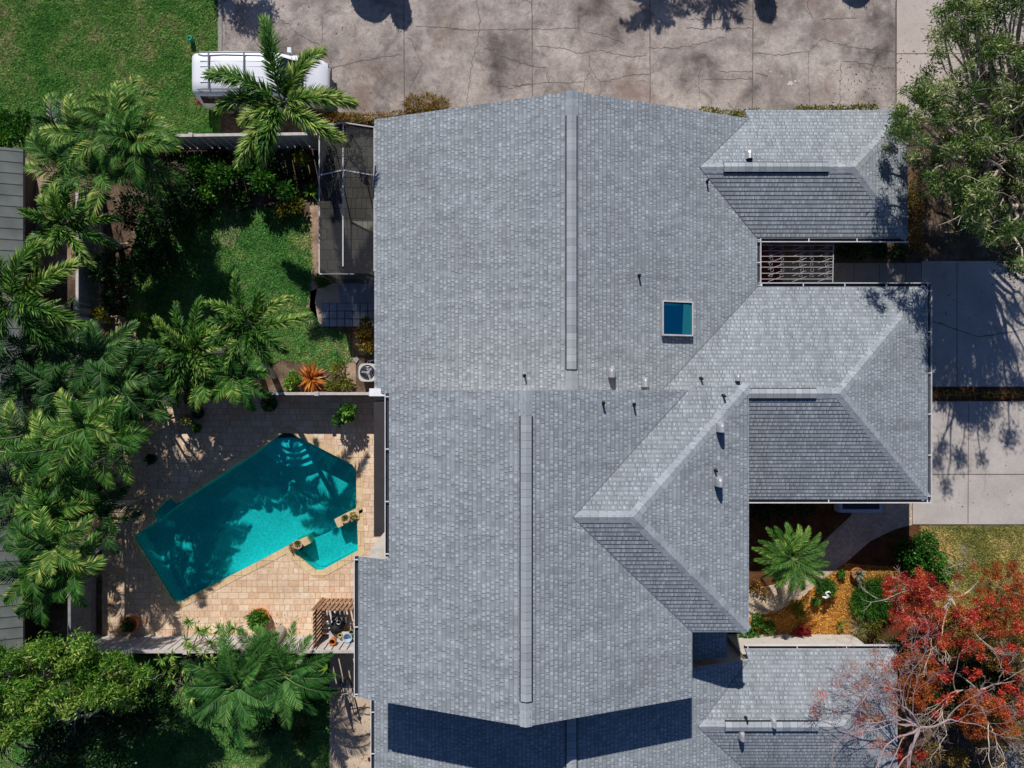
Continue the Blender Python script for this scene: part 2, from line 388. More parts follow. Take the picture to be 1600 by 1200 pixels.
M['brom'] = m_leaf('orange bromeliad leaf', [(0, (.12, .03, .008)), (.5, (.42, .10, .015)), (1, (.62, .26, .04))], .25)
M['tree'] = m_leaf('feathery tree leaf', [(0, (.03, .10, .015)), (.4, (.07, .20, .022)), (.7, (.18, .32, .04)), (1, (.44, .52, .13))], .32, .5, .2)
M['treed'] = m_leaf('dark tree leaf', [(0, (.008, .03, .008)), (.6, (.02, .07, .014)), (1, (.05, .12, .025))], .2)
M['olive'] = m_leaf('olive tree leaf', [(0, (.03, .07, .018)), (.4, (.09, .17, .035)), (.75, (.22, .30, .08)), (1, (.52, .50, .30))], .22, .5, .25)
M['redleaf'] = m_leaf('red leaf', [(0, (.14, .01, .012)), (.4, (.50, .035, .03)), (.75, (.72, .10, .05)), (1, (.74, .30, .12))], .3)
M['orleaf'] = m_leaf('rust leaf', [(0, (.10, .03, .01)), (.4, (.40, .08, .02)), (.8, (.60, .18, .04)), (1, (.45, .32, .08))], .3)
M['gold'] = m_leaf('gold leaf', [(0, (.06, .04, .01)), (.5, (.25, .16, .03)), (1, (.42, .30, .09))], .3)
M['straw'] = m_leaf('straw leaf', [(0, (.15, .12, .06)), (1, (.45, .40, .22))], .3)
M['agave'] = m_leaf('blue grey agave leaf', [(0, (.14, .20, .15)), (1, (.32, .40, .28))], .15)
M['flower'] = m_leaf('red flower', [(0, (.3, .01, .03)), (1, (.6, .05, .08))], .2)

M['litter'] = m_leaf('dry leaf litter', [(0, (.07, .04, .02)), (.5, (.25, .15, .06)), (1, (.45, .33, .16))], .1)
# ------------------------------------------------------------------ ground and paving
def area(poly3):   # signed xy
    return sum(a[0]*b[1]-b[0]*a[1] for a, b in zip(poly3, poly3[1:]+poly3[:1]))/2
def ccw(p): return p if area(p) > 0 else p[::-1]
def offset(p, d):
    p = ccw(p); n = len(p); out = []
    for i in range(n):
        a, b, c = Vector(p[i-1][:2]), Vector(p[i][:2]), Vector(p[(i+1) % n][:2])
        u = (b-a).normalized(); v = (c-b).normalized(); nu = Vector((u.y, -u.x)); nv = Vector((v.y, -v.x))
        m = (nu+nv); m = m/max(m.length_squared/2, .35)
        out.append((b.x+m.x*d, b.y+m.y*d, p[i][2]))
    return out
def sheet(mb, outer, holes=(), z=0.0, m=0):
    L = [[Vector((p[0], p[1], 0)) for p in outer]]+[[Vector((p[0], p[1], 0)) for p in h] for h in holes]
    T = tessellate_polygon(L); V = [(p.x, p.y, z) for l in L for p in l]
    F_ = []
    for t in T:
        a, b, c = [V[i] for i in t]
        s = (b[0]-a[0])*(c[1]-a[1])-(b[1]-a[1])*(c[0]-a[0])
        F_.append(tuple(t) if s > 0 else tuple(t)[::-1])
    mb.add(V, F_, None, m)

pool = ccw(G((442,676),(456,677),(466,683),(495,697),(551,726),(557,736),(557,794),(524,811),(530,823),(558,810),(560,860),
     (503,891),(493,891),(462,866),(455,850),(400,879),(279,941),(270,939),(210,842),(210,837),(245,813),(239,801),(265,777),(277,786),(400,706)))
cop_out = offset(pool, .27)
mb = MB(); sheet(mb, [(-500,-500),(500,-500),(500,500),(-500,500)], [offset(pool, .1)], 0)
struct('ground', mb, M['dirt'])
def flat(name, pts, z, m, holes=()):
    mb = MB(); sheet(mb, pts, holes, z); return struct(name, mb, M[m])
flat('lawn', G((-260,-200),(346,-200),(346,150),(360,185),(500,205),(300,214),(110,230),(60,262),(30,236),(-260,140)), .006, 'grass')
flat('lawn', G((215,335),(300,318),(380,330),(450,322),(486,345),(489,420),(482,480),(505,512),(540,520),(555,562),(520,582),(440,560),(400,585),(330,600),(240,610),(190,560)), .006, 'grassm')
flat('lawn', G((115,1024),(514,1024),(514,1300),(-200,1300),(-200,1060)), .006, 'grassm')
flat('lawn', G((1436,822),(1800,822),(1800,1040),(1480,1030),(1450,900)), .006, 'grassd')
flat('driveway', G((346,-400),(1400,-400),(1400,200),(1150,215),(780,215),(600,205),(560,176),(346,172)), .012, 'old_conc')
flat('driveway', G((1401,-400),(2000,-400),(2000,170),(1401,185)), .012, 'new_conc')
flat('driveway', G((1440,408),(2000,408),(2000,604),(1440,604)), .012, 'drive_conc')
flat('driveway', G((1426,627),(2000,627),(2000,819),(1426,819)), .016, 'drive_conc')
flat('planting_strip', G((1436,605),(2000,605),(2000,626),(1436,626)), .006, 'dmulch')
flat('walkway', G((1185,411),(1439,411),(1439,470),(1185,470)), .016, 'walk_conc')
flat('garden_bed', G((1130,780),(1437,780),(1437,822),(1450,900),(1480,1000),(1345,1020),(1130,1020)), .006, 'dmulch')
flat('garden_bed', G((1168,965),(1215,955),(1250,935),(1290,900),(1320,880),(1400,886),(1420,940),(1360,990),(1300,994),(1168,994)), .010, 'mulch')
flat('garden_path', G((1165,922),(1215,912),(1255,880),(1290,842),(1330,805),(1330,780),(1425,780),(1425,820),(1400,826),(1360,845),(1320,880),(1290,903),(1250,935),(1215,955),(1165,966)), .018, 'path')
flat('side_walk', G((1120,993),(1332,993),(1350,1018),(1350,1050),(1120,1050)), .02, 'white_conc')
flat('side_patio', G((515,1022),(600,1022),(600,1300),(515,1300)), .012, 'tan_conc')
flat('walkway', G((1545,1165),(1680,1165),(1680,1300),(1545,1300)), .012, 'walk_conc')
flat('garden_bed', G((345,172),(560,176),(600,205),(600,222),(345,222)), .016, 'dirt')
flat('garden_bed', G((484,322),(499,320),(500,430),(492,470),(498,508),(520,525),(556,560),(556,600),(520,590),(540,560),(500,520),(478,480),(487,420)), .010, 'pmulch')
flat('garden_bed', G((345,335),(372,322),(384,345),(362,392),(343,380)), .010, 'pmulch')
flat('garden_bed', G((120,470),(200,500),(235,560),(200,590),(150,560)), .010, 'pmulch')
flat('garden_bed', G((38,240),(62,232),(112,290),(112,420),(60,430),(45,330)), .012, 'pmulch')
# pool deck with a hole, coping, basin
mb = MB(); sheet(mb, G((160,618),(605,618),(605,875),(605,1000),(160,1000)), [offset(pool, .15)], .03); struct('pool_deck', mb, M['deck'])
mb = MB(); sheet(mb, offset(pool, .26), [pool], .045)
n = len(pool)
mb.add([(p[0], p[1], -.18) for p in pool]+[(p[0], p[1], .045) for p in pool], [(i, n+i, n+(i+1) % n, (i+1) % n) for i in range(n)])
struct('pool_coping', mb, M['coping'])
mb = MB()
mb.add([(p[0], p[1], -1.05) for p in offset(pool, .004)]+[(p[0], p[1], -.06) for p in offset(pool, .004)], [(i, n+i, n+(i+1) % n, (i+1) % n) for i in range(n)])
sheet(mb, offset(pool, .004), (), -1.05)
spa = G((530,824),(559,812),(560,860),(503,890),(493,890),(463,866),(480,848),(505,838))
mb.prism(ccw([(p[0], p[1]) + (0,) for p in spa]), -1.04, -.62)
mb.prism(ccw(G((245,812),(240,801),(265,778),(277,787))), -1.04, -.40)
struct('pool_basin', mb, M['plaster'])
mb = MB()
cx, cy, _ = at(449, 668)
for r, zt in ((1.60, -.66), (1.30, -.50), (1.02, -.36), (.76, -.20)):
    a0 = math.radians(-152); a1 = math.radians(-25); pts = []
    for t in np.linspace(a0, a1, 14): pts.append((cx+.12+r*math.cos(t), cy-.1+r*math.sin(t), 0))
    pts.append((cx+.12, cy-.42, 0)); mb.prism(ccw(pts), -1.04, zt)
struct('pool_steps', mb, M['step'])
mb = MB(); sheet(mb, offset(pool, .002), (), -.09); wt = struct('pool_water', mb, M['water'])
mb = MB(); c = at(249, 888, -1.045); mb.lathe((c[0], c[1], -1.045), [(.12, 0), (.12, .02), (.001, .02)]); tag(mb.build('pool_drain', M['black']), 'round dark drain on the pool floor near its lower left corner', 'drain')

# lanai floor, patio
flat('lanai_floor', G((499,203),(620,203),(620,437),(528,437),(499,418)), .02, 'tile')
flat('patio', G((526,438),(620,438),(620,474),(533,474)), .024, 'slab')
flat('patio', G((485,455),(528,440),(533,474),(503,474),(503,513),(482,512)), .010, 'tan_conc')
mb = MB()
for r in range(3):
    for c in range(8):
        if r == 0 and c in (2, 3, 4): 
            if c != 2: continue
            a = at(503+c*12+.5, 474.5); b = at(503+(c+3)*12-.5, 485.5)
        else: a = at(503+c*12+.6, 474.5+r*12.2); b = at(503+(c+1)*12-.6, 485.6+r*12.2)
        mb.box(a[0], b[0], b[1], a[1], .005, .05)
struct('patio_pavers', mb, M['slab'])
def wiggle(p, amp, step=.25):
    out = []
    for (a, b) in zip(p[:-1], p[1:]):
        a = np.array(a); b = np.array(b); k = max(2, int(np.linalg.norm(b-a)/step))
        for t in np.linspace(0, 1, k, endpoint=False): out.append(a+(b-a)*t+rng.normal(0, amp, 2))
    out.append(np.array(p[-1])); return out
def ribbon(mb, pts, w, z):
    P = np.array([p[:2] for p in pts], float); T = np.gradient(P, axis=0); T /= np.linalg.norm(T, axis=1)[:, None]; Nn = np.stack([-T[:,1], T[:,0]], 1)
    ww = w*(.6+.8*rng.random(len(P)))[:, None]/2
    L = P+Nn*ww; R_ = P-Nn*ww
    for i in range(len(P)-1): mb.add([(*R_[i], z), (*R_[i+1], z), (*L[i+1], z), (*L[i], z)], [(0,1,2,3)])
mb = MB()
for x in (631, 831, 1015, 1177, 1400):
    ribbon(mb, wiggle([at(x, -60)[:2], at(x+(1 if x < 1177 else -2), 215)[:2]], .004), .035, .0165)
ribbon(mb, [at(1400, 84)[:2], at(1600, 84)[:2]], .03, .0165); ribbon(mb, [at(1516, -20)[:2], at(1516, 170)[:2]], .02, .0165)
ribbon(mb, [at(1513, 630)[:2], at(1512, 818)[:2]], .03, .0205); ribbon(mb, [at(1437, 741)[:2], at(1700, 741)[:2]], .03, .0205)
ribbon(mb, [at(1495, 410)[:2], at(1495, 603)[:2]], .03, .0165); ribbon(mb, wiggle([at(1445, 497)[:2], at(1530, 527)[:2], at(1600, 514)[:2], at(1700, 514)[:2]], .02), .03, .0165)
for x in (1255, 1334, 1374, 1415): ribbon(mb, [at(x, 412)[:2], at(x, 444)[:2]], .025, .0205)
struct('paving_joints', mb, M['joint'])
mb = MB()
for ln in ([(700,46),(760,47),(830,46),(905,44)], [(745,0),(750,40),(748,60),(738,95),(728,165)], [(750,58),(775,85),(830,104),(855,106),(858,130)],
           [(838,72),(880,76),(908,84),(925,79),(960,83),(990,89),(1010,86)], [(918,50),(950,58),(975,68)], [(919,80),(922,108),(938,128),(990,117),(1015,116)], [(922,112),(913,130),(912,150)],
           [(938,128),(938,150)], [(800,134),(850,130),(912,128)], [(760,128),(795,138),(830,132)], [(850,105),(857,128)],
           [(1015,75),(1060,76),(1110,64),(1135,56)], [(1125,112),(1175,112)], [(1098,124),(1175,124)], [(1096,100),(1092,120),(1093,155)], [(1072,30),(1120,30),(1150,27),(1176,32)],[(1072,44),(1110,45),(1176,45)],
           [(1177,84),(1220,86),(1265,80),(1285,60),(1310,70),(1350,76),(1398,80)], [(1263,82),(1264,165)], [(1316,95),(1345,98),(1380,106),(1397,107)], [(1314,100),(1312,160)],
           [(503,25),(505,75),(515,95),(522,108)], [(522,106),(560,96),(600,89),(628,86)], [(650,42),(690,42),(720,46)], [(1262,0),(1264,20),(1270,30)], [(1285,30),(1340,28)],
           [(640,60),(660,100),(640,140)], [(1180,115),(1200,120)], [(440,30),(475,60),(500,70)]):
    ribbon(mb, wiggle([at(*p)[:2] for p in ln], .024, .09), .017, .0175)
struct('driveway_cracks', mb, M['crack'])
mb = MB()
for (x, y, r) in ((1235,130,4), (1243,127,2), (1204,112,1.3), (1198,108,1.2), (1221,119,1.2), (1248,127,1.5), (1150,84,1.2), (1300,118,1.5)):
    c = at(x, y); k = 11; mb.poly([(c[0]+r/38*(.5+rng.random())*math.cos(i*2*PI/k), c[1]+r/38*(.5+rng.random())*math.sin(i*2*PI/k), .019) for i in range(k)])
struct('driveway_stains', mb, M['stain'])
# driveway kerb edge beside the lawn
mb = MB(); a = at(345, -60); b = at(348, 172); mb.box(a[0]-.10, a[0]+.06, b[1], a[1]+3, 0, .05); struct('driveway_edge', mb, M['walk_conc'])

# ------------------------------------------------------------------ grass blades
def inside(P, poly):
    x, y = P[:, 0], P[:, 1]; c = np.zeros(len(P), bool); n = len(poly)
    for i in range(n):
        x1, y1 = poly[i-1][:2]; x2, y2 = poly[i][:2]
        c ^= ((y1 > y) != (y2 > y)) & (x < (x2-x1)*(y-y1)/(y2-y1+1e-12)+x1)
    return c
def unit(v): return v/(np.linalg.norm(v, axis=-1, keepdims=True)+1e-9)
def grass(poly, dens, m, label, hh=.07):
    A = np.array([p[:2] for p in poly]); lo, hi = A.min(0), A.max(0)
    N = int((hi-lo).prod()*dens); P = lo+rng.random((N, 2))*(hi-lo); P = P[inside(P, poly)]; n = len(P)
    a = rng.random(n)*2*PI; l = hh*(.4+rng.random(n)); w = .012+.014*rng.random(n)
    d = np.stack([np.cos(a), np.sin(a)], 1); s = np.stack([-d[:, 1], d[:, 0]], 1)
    z0 = np.full((n, 1), .004); lean = (.5+.9*rng.random(n))[:, None]
    A1 = np.hstack([P-s*w[:, None], z0]); A2 = np.hstack([P+s*w[:, None], z0]); T = np.hstack([P+d*l[:, None]*lean, (l*.8)[:, None]])
    mb = MB(); mb.quads(np.stack([A1, A2, T], 1), rng.random(n)); o = mb.build('grass', M[m]); tag(o, label, 'grass', kind='stuff')
grass(G((-20,-10),(345,-10),(345,170),(330,214),(110,230),(60,262),(30,236),(-20,190)), 1500, 'blade', 'short patchy green lawn grass left of the white van')
grass(G((215,335),(300,318),(380,330),(450,322),(486,345),(489,420),(482,480),(505,512),(540,520),(555,562),(520,582),(440,560),(400,585),(330,600),(240,610)), 1300, 'bladem', 'bright green lawn grass beside the screened lanai')
grass(G((115,1024),(514,1024),(514,1210),(-20,1210),(-20,1060)), 1000, 'bladem', 'shaded lawn grass under the trees at the lower left')
grass(G((1436,823),(1610,823),(1610,1030),(1480,1030),(1450,900)), 1300, 'bladed', 'dry yellowing lawn grass below the driveway')
# orange mulch chips
mb = MB(); poly = G((1168,965),(1215,955),(1250,935),(1290,900),(1320,880),(1400,886),(1420,940),(1360,990),(1300,994),(1168,994))
A = np.array([p[:2] for p in poly]); P = A.min(0)+rng.random((9000, 2))*(A.max(0)-A.min(0)); P = P[inside(P, poly)]; n = len(P)
a = rng.random(n)*PI; d = np.stack([np.cos(a), np.sin(a), rng.normal(0, .35, n)], 1)*.035; s = np.stack([-np.sin(a), np.cos(a), rng.normal(0, .4, n)], 1)*.014
p3 = np.hstack([P, .02+.03*rng.random((n, 1))]); mb.quads(np.stack([p3-d-s, p3+d-s, p3+d+s, p3-d+s], 1), rng.random(n))
tag(mb.build('bark_mulch', M['chips']), 'loose orange bark mulch chips over the front garden bed', 'mulch', kind='stuff')

mb = MB(); PP_ = []
for poly_, nn, zz in ((G((165,620),(330,620),(300,760),(215,835),(165,985)), 520, .04), (G((165,960),(480,960),(480,990),(165,990)), 120, .04), (G((350,5),(600,5),(600,170),(350,160)), 160, .02), (G((1300,110),(1470,60),(1470,170),(1300,168)), 200, .02), (G((1457,450),(1600,450),(1600,800),(1457,800)), 90, .025), (G((518,1075),(580,1075),(580,1200),(518,1200)), 120, .02)):
    A = np.array([p[:2] for p in poly_]); P = A.min(0)+rng.random((nn*2, 2))*(A.max(0)-A.min(0)); P = P[inside(P, poly_)][:nn]; PP_.append(np.hstack([P, np.full((len(P), 1), zz)]))
P = np.concatenate(PP_); n = len(P); a = rng.random(n)*2*PI; l = .02+.04*rng.random(n)[:, None]; d = np.stack([np.cos(a), np.sin(a), 0*a], 1)*l; s_ = np.stack([-np.sin(a), np.cos(a), 0*a], 1)*l*.35
mb.quads(np.stack([P-d, P+s_+(0, 0, .012), P+d, P-s_], 1), rng.random(n)); tag(mb.build('leaf_litter', M['litter']), 'scattered dry fallen leaves on the deck, patio and driveways', 'leaf litter', kind='stuff')
# ------------------------------------------------------------------ roofs
SL = .375
def roof_poly(mb, pts, down, off=(0, 0), course=True):
    """pts 3-D on one slope; down = xy direction of fall; uv in metres (along eave, up the slope)"""
    d = np.array(down, float); d /= np.linalg.norm(d); e = np.array((-d[1], d[0])); k = math.sqrt(1+SL*SL)
    P = [np.array(p, float) for p in pts]
    nrm = sum((np.cross(P[i]-P[0], P[i+1]-P[0]) for i in range(1, len(P)-1)), np.zeros(3))
    if nrm[2] < 0: P = P[::-1]
    uv = [(np.dot(p[:2], e)+off[0]+50, -np.dot(p[:2], d)*k+off[1]+80) for p in P]
    # tessellate (concave outlines)
    T = tessellate_polygon([[Vector((p[0], p[1], 0)) for p in P]])
    Fc, U = [], []
    for t in T:
        a, b, c = [P[i] for i in t]; s = (b[0]-a[0])*(c[1]-a[1])-(b[1]-a[1])*(c[0]-a[0])
        t = tuple(t) if s > 0 else tuple(t)[::-1]; Fc.append(t); U += [uv[i] for i in t]
    if course:
        CH, HB = .150, .014
        for t in Fc:
            tri = [(uv[i][0], uv[i][1], *P[i]) for i in t]
            j0 = math.floor(min(q[1] for q in tri)/CH); j1 = math.floor(max(q[1] for q in tri)/CH-1e-6)
            for j in range(j0, j1+1):
                pl = tri
                for sgn, lim in ((1, j*CH), (-1, (j+1)*CH)):
                    out = []
                    for a_, b_ in zip(pl, pl[1:]+pl[:1]):
                        da = sgn*(a_[1]-lim); db = sgn*(b_[1]-lim)
                        if da >= 0: out.append(a_)
                        if (da > 0 and db < 0) or (da < 0 and db > 0):
                            w_ = da/(da-db); out.append(tuple(x+(y-x)*w_ for x, y in zip(a_, b_)))
                    pl = out
                    if len(pl) < 3: break
                if len(pl) < 3: continue
                up = lambda q: (q[2], q[3], q[4]+.004+HB*(1-(q[1]-j*CH)/CH))
                mb.add([up(q) for q in pl], [list(range(len(pl)))], .5, 0, [q[:2] for q in pl])
                low = [q for q in pl if abs(q[1]-j*CH) < 1e-5]
                if len(low) >= 2:
                    a_, b_ = min(low, key=lambda q: q[0]), max(low, key=lambda q: q[0])
                    if b_[0]-a_[0] > 1e-4: mb.add([up(a_), up(b_), (b_[2], b_[3], b_[4]+.002), (a_[2], a_[3], a_[4]+.002)], [(0, 3, 2, 1)], .5, 0, [(a_[0], a_[1]+.03), (b_[0], b_[1]+.03), (b_[0], b_[1]+.028), (a_[0], a_[1]+.028)])
    else: mb.add(P, Fc, 0.5, 0, U)
    # underside and edges, 12 cm thick
    Q = [p-np.array((0, 0, .12)) for p in P]; mb.add(Q, [t[::-1] for t in Fc], .5, 1)
    n = len(P); mb.add(P+Q, [(i, n+i, n+(i+1) % n, (i+1) % n) for i in range(n)], .5, 1)
def cap(mb, a, b, w=.17, h=.035, fall=SL, step=.24, hip=False):
    a = np.array(a, float); b = np.array(b, float); L = np.linalg.norm(b-a); d = (b-a)/L
    s = np.cross(d, (0, 0, 1.)); s /= np.linalg.norm(s); dz = w*(fall if not hip else fall*.71)
    n = max(1, int(L/step))
    for i in range(n):
        p = a+d*L*i/n; q = a+d*(L*(i+1)/n-.006)
        up0 = np.array((0, 0, h+.006)); up1 = np.array((0, 0, h)); dn = np.array((0, 0, dz)); thk = np.array((0, 0, .016))
        ww = w*(1+(.03*rng.normal() if h < .05 else 0))
        A = [p+up0, q+up1, q+up1-dn+s*ww, p+up0-dn+s*ww, q+up1-dn-s*ww, p+up0-dn-s*ww, q+up1-dn+s*ww-thk, p+up0-dn+s*ww-thk, q+up1-dn-s*ww-thk, p+up0-dn-s*ww-thk]
        mb.add(A, [(0, 3, 2, 1), (0, 1, 4, 5), (3, 7, 6, 2), (5, 4, 8, 9)], min(1, max(0, rng.normal(.5, .3))))
        mb.add(A, [(0, 5, 9)+(9,)][:0] if False else [(3, 0, 7)], .5)
def caps(parent, *runs):
    for r in runs:
        mb = MB(); cap(mb, *r[:2], w=.185, h=.014, hip=(len(r) > 2), step=.26); mb.build('ridge_cap', M['cap'], parent)
def valley(parent, *runs):
    for a, b in runs:
        mb = MB(); mb.beam(np.array(a)+(0, 0, .012), np.array(b)+(0, 0, .012), .02, .035); mb.build('valley', M['valley'], parent)
def ridge_vent(parent, a, b, w=.165, h=.075):
    """raised ridge vent: cap shingles on a slotted body"""
    body = MB(); a = np.array(a, float); b = np.array(b, float); d = (b-a)/np.linalg.norm(b-a); s = np.cross(d, (0, 0, 1.)); s /= np.linalg.norm(s)
    dz = w*SL
    for sg in (1, -1):
        e0 = a+s*sg*(w+.034); e1 = b+s*sg*(w+.034)
        z0 = np.array((0, 0, -dz-.02)); z1 = np.array((0, 0, h-dz-.042*SL-.018)); zc = np.array((0, 0, h-.016))
        q = [e0+z0, e1+z0, e1+z1, e0+z1, a+zc, b+zc]
        body.add(q, [(0, 1, 2, 3), (3, 2, 5, 4)])
    for p in (a, b):
        body.add([p+s*w+(0, 0, -dz-.02), p+s*w+(0, 0, h-dz), p+(0, 0, h-.01), p-s*w+(0, 0, h-dz), p-s*w+(0, 0, -dz-.02)], [(0, 1, 2, 3, 4)])
    o = body.build('ridge_vent', M['vent_slot'], parent)
    cm = MB(); cap(cm, a, b, w, h, SL, .24); cm.build('vent_cap', M['cap'], o)
def gutter(parent, a, b, out, z, brackets=1.55):
    """trough along a-b, out = outward unit xy"""
    mb = MB(); a = np.array((*a, z), float); b = np.array((*b, z), float); o = np.array((*out, 0.))
    W = .11
    mb.beam(a+o*(W/2)+(0, 0, -.10), b+o*(W/2)+(0, 0, -.10), W, .02, 1)
    mb.beam(a+o*(W+.012)+(0, 0, -.045), b+o*(W+.012)+(0, 0, -.045), .026, .13, 0)
    L = np.linalg.norm(b-a); n = max(2, int(L/brackets))
    for i in range(n+1):
        p = a+(b-a)*(.02+.96*i/n); mb.beam(p+(0, 0, .0), p+o*W+(0, 0, .0), .035, .02, 0)
    return mb.build('gutter', [M['gutter'], M['gutter_in']], parent)
def put(px, py, fn):
    z = 4.0
    for _ in range(30):
        X, Y, _z = at(px, py, z); z = .5*z+.5*fn(X, Y)
    return at(px, py, z)
def pipe(parent, px, py, fn, h=.30):
    p = put(px, py, fn); mb = MB()
    mb.lathe((p[0], p[1], p[2]-.05), [(.085, .03), (.07, .06), (.036, .09), (.034, h+.02), (.022, h+.02), (.022, h-.1)], 10)
    mb.build('pipe_vent', M['darkpipe'], parent)
def hood(parent, px, py, fn, w=.26, l=.34, dark=False, h=.24):
    """bent sheet-metal hood opening to the south"""
    p = put(px, py, fn); mb = MB(); x, y, z = p[0], p[1], p[2]-.06
    V = []; nj = 9
    for i, (t, f) in enumerate(((1, .25), (.9, .7), (.6, .92), (.2, 1.0), (-1, 1.06))):
        for j in range(nj):
            a_ = PI*j/(nj-1); V.append((x+w/2*(.9 if i == 0 else 1)*math.cos(a_), y+t*l/2, z+.05+(h+.05)*f*math.sin(a_)**.8))
    mb.add(V, [(i*nj+j, i*nj+j+1, (i+1)*nj+j+1, (i+1)*nj+j) for i in range(4) for j in range(nj-1)], .5, 0)
    mb.add(V[:nj], [list(range(nj))], .5, 0)
    mb.add([(q[0], q[1]+.04, q[2]-.01) for q in V[-nj:]], [list(range(nj))], .5, 1)
    o = mb.build('roof_vent', [M['galv'], M['darkpipe']], parent, smooth=False)

def townhouse(loc, label): return thing('townhouse', loc, label, 'house', 'attached townhouses with grey shingle roofs')
def wallset(parent, boxes, gables=()):
    mb = MB()
    for b in boxes: mb.box(*b)
    for g in gables: mb.add(g, [list(range(len(g)))])
    return mb.build('wall', M['stucco'], parent)
def window(parent, x0, x1, y, z0, z1, ny):
    """window in a wall facing +-y"""
    mb = MB(); t = .05*ny
    for a, b, c, d in ((x0, x1, z0, z0+.06), (x0, x1, z1-.06, z1), (x0, x0+.06, z0+.062, z1-.062), (x1-.06, x1, z0+.062, z1-.062), ((x0+x1)/2-.02, (x0+x1)/2+.02, z0+.062, z1-.062)):
        mb.box(a, b, min(y, y+t), max(y, y+t), c, d)
    w = mb.build('window', M['white'], parent)
    mb = MB(); mb.box(x0+.05, x1-.05, y-.005, y+.02*ny if ny > 0 else y+.005, z0+.05, z1-.05) if ny > 0 else mb.box(x0+.05, x1-.05, y-.02, y+.005, z0+.05, z1-.05)
    mb.build('pane', M['window_glass'], w)

# --- upper (north) unit
ZE = 2.8; XR = 1.985; ZR = ZE+SL*7.07
fW = lambda x, y: ZE+SL*(x+5.085)
fE = lambda x, y: ZR-SL*(x-XR)
T1 = townhouse((2, 5, 0), 'upper grey-roofed townhouse with skylight and courtyard beside the cracked driveway')
mb = MB(); z = lambda f, *p: [(x, y, f(x, y)) for x, y in p]
roof_poly(mb, z(fW, (-5.085, 9.77), (-5.085, -.34), (XR, -.34), (XR, 9.77)), (-1, 0))
roof_poly(mb, z(fE, (XR, 9.77), (XR, -.34), (5.12, -.34), (9.06, 3.6), (9.06, 5.39), (6.695, 7.755), (8.71, 9.77)), (1, 0), (3.1, .07))
fn = lambda x, y: ZE+SL*(10.12-y)
roof_poly(mb, z(fn, (6.695, 7.755), (8.71, 9.77), (8.60, 10.12), (14.62, 10.12), (12.255, 7.755)), (0, 1))
fs = lambda x, y: ZE+SL*(y-5.39)
roof_poly(mb, z(fs, (6.695, 7.755), (12.255, 7.755), (14.62, 5.39), (9.06, 5.39)), (0, -1))
fh = lambda x, y: ZE+SL*(14.62-x)
roof_poly(mb, z(fh, (12.255, 7.755), (14.62, 10.12), (14.62, 5.39)), (1, 0), (1, .05))
gn = lambda x, y: ZE+SL*(3.6-y)
roof_poly(mb, z(gn, (9.06, 3.6), (5.13, -.33), (11.44, -.33), (15.37, 3.6)), (0, 1), (.3, .02))
gsf = lambda x, y: ZE+SL*(y+4.26)
roof_poly(mb, z(gsf, (5.13, -.33), (5.13, -4.26), (15.37, -4.26), (11.44, -.33)), (0, -1), (.7, .03))
gh = lambda x, y: ZE+SL*(15.37-x)
roof_poly(mb, z(gh, (11.44, -.33), (15.37, 3.6), (15.37, -4.26)), (1, 0), (.2, .1))
R1 = mb.build('roof', [M['shingle'], M['fascia']], T1)
mb = MB()
y1 = at(0, 180, ZR)[1]; y2 = at(0, 577, ZR)[1]
caps(R1, ((XR, 9.80, ZR), (XR, y1, ZR)), ((XR, y2, ZR), (XR, -.2, ZR)))
zr = ZE+SL*2.365
xa = at(1131, 0, zr)[0]; xb = at(1295, 0, zr)[0]
caps(R1, ((6.75, 7.755, zr), (xa, 7.755, zr)), ((xb, 7.755, zr), (12.255, 7.755, zr)), ((12.255, 7.755, zr), (14.58, 10.08, ZE+.01), 1), ((12.255, 7.755, zr), (14.58, 5.43, ZE+.01), 1))
zg = ZE+SL*3.93; xc = at(1276, 0, zg)[0]
caps(R1, ((xc, -.33, zg), (11.44, -.33, zg)), ((11.44, -.33, zg), (15.33, 3.56, ZE+.01), 1), ((11.44, -.33, zg), (15.33, -4.22, ZE+.01), 1))
valley(R1, ((6.695, 7.755, zr), (8.71, 9.77, ZE+.13)), ((6.695, 7.755, zr), (9.06, 5.39, ZE)), ((5.3, -.16, zg-.06), (9.06, 3.6, ZE)))
ridge_vent(R1, (XR, y1, ZR), (XR, y2, ZR)); ridge_vent(R1, (xa, 7.755, zr), (xb, 7.755, zr)); ridge_vent(R1, (7.6, -.33, zg), (xc, -.33, zg))
for a in ((955, 582, fE), (1007, 597, fE)): hood(R1, *a, h=.34)
hood(R1, 1169, 243, fn)
for a in ((998, 431, fE), (820, 587, fW), (1104, 284, fE)): pipe(R1, *a)
hood(R1, 1151, 590, gn, .18, .24); pipe(R1, 1095, 592, gn)
gutter(T1, (9.08, 5.38), (14.64, 5.38), (0, -1), ZE); gutter(T1, (9.07, 3.62), (9.07, 5.36), (1, 0), ZE, .8); gutter(T1, (9.1, 3.61), (15.5, 3.61), (0, 1), ZE)
gutter(T1, (15.38, -4.3), (15.38, 3.6), (1, 0), ZE); gutter(T1, (7.9, -4.27), (15.5, -4.27), (0, -1), ZE, 9)
wl = wallset(T1, [(-4.75, 8.7, -.3, 9.45, 0, 2.86), (8.6, 14.2, 5.8, 9.75, 0, 2.9), (8.6, 14.95, -3.85, 3.2, 0, 2.9)],
        [[(-4.75, 9.45, 2.82), (8.7, 9.45, 2.82), (XR, 9.45, ZR-.2)]])
window(T1, 10, 11.2, 9.752, 1.0, 2.1, 1); window(T1, 0, 1.4, 9.452, 1.0, 2.1, 1); window(T1, -3, -1.8, 9.452, 1.0, 2.1, 1)
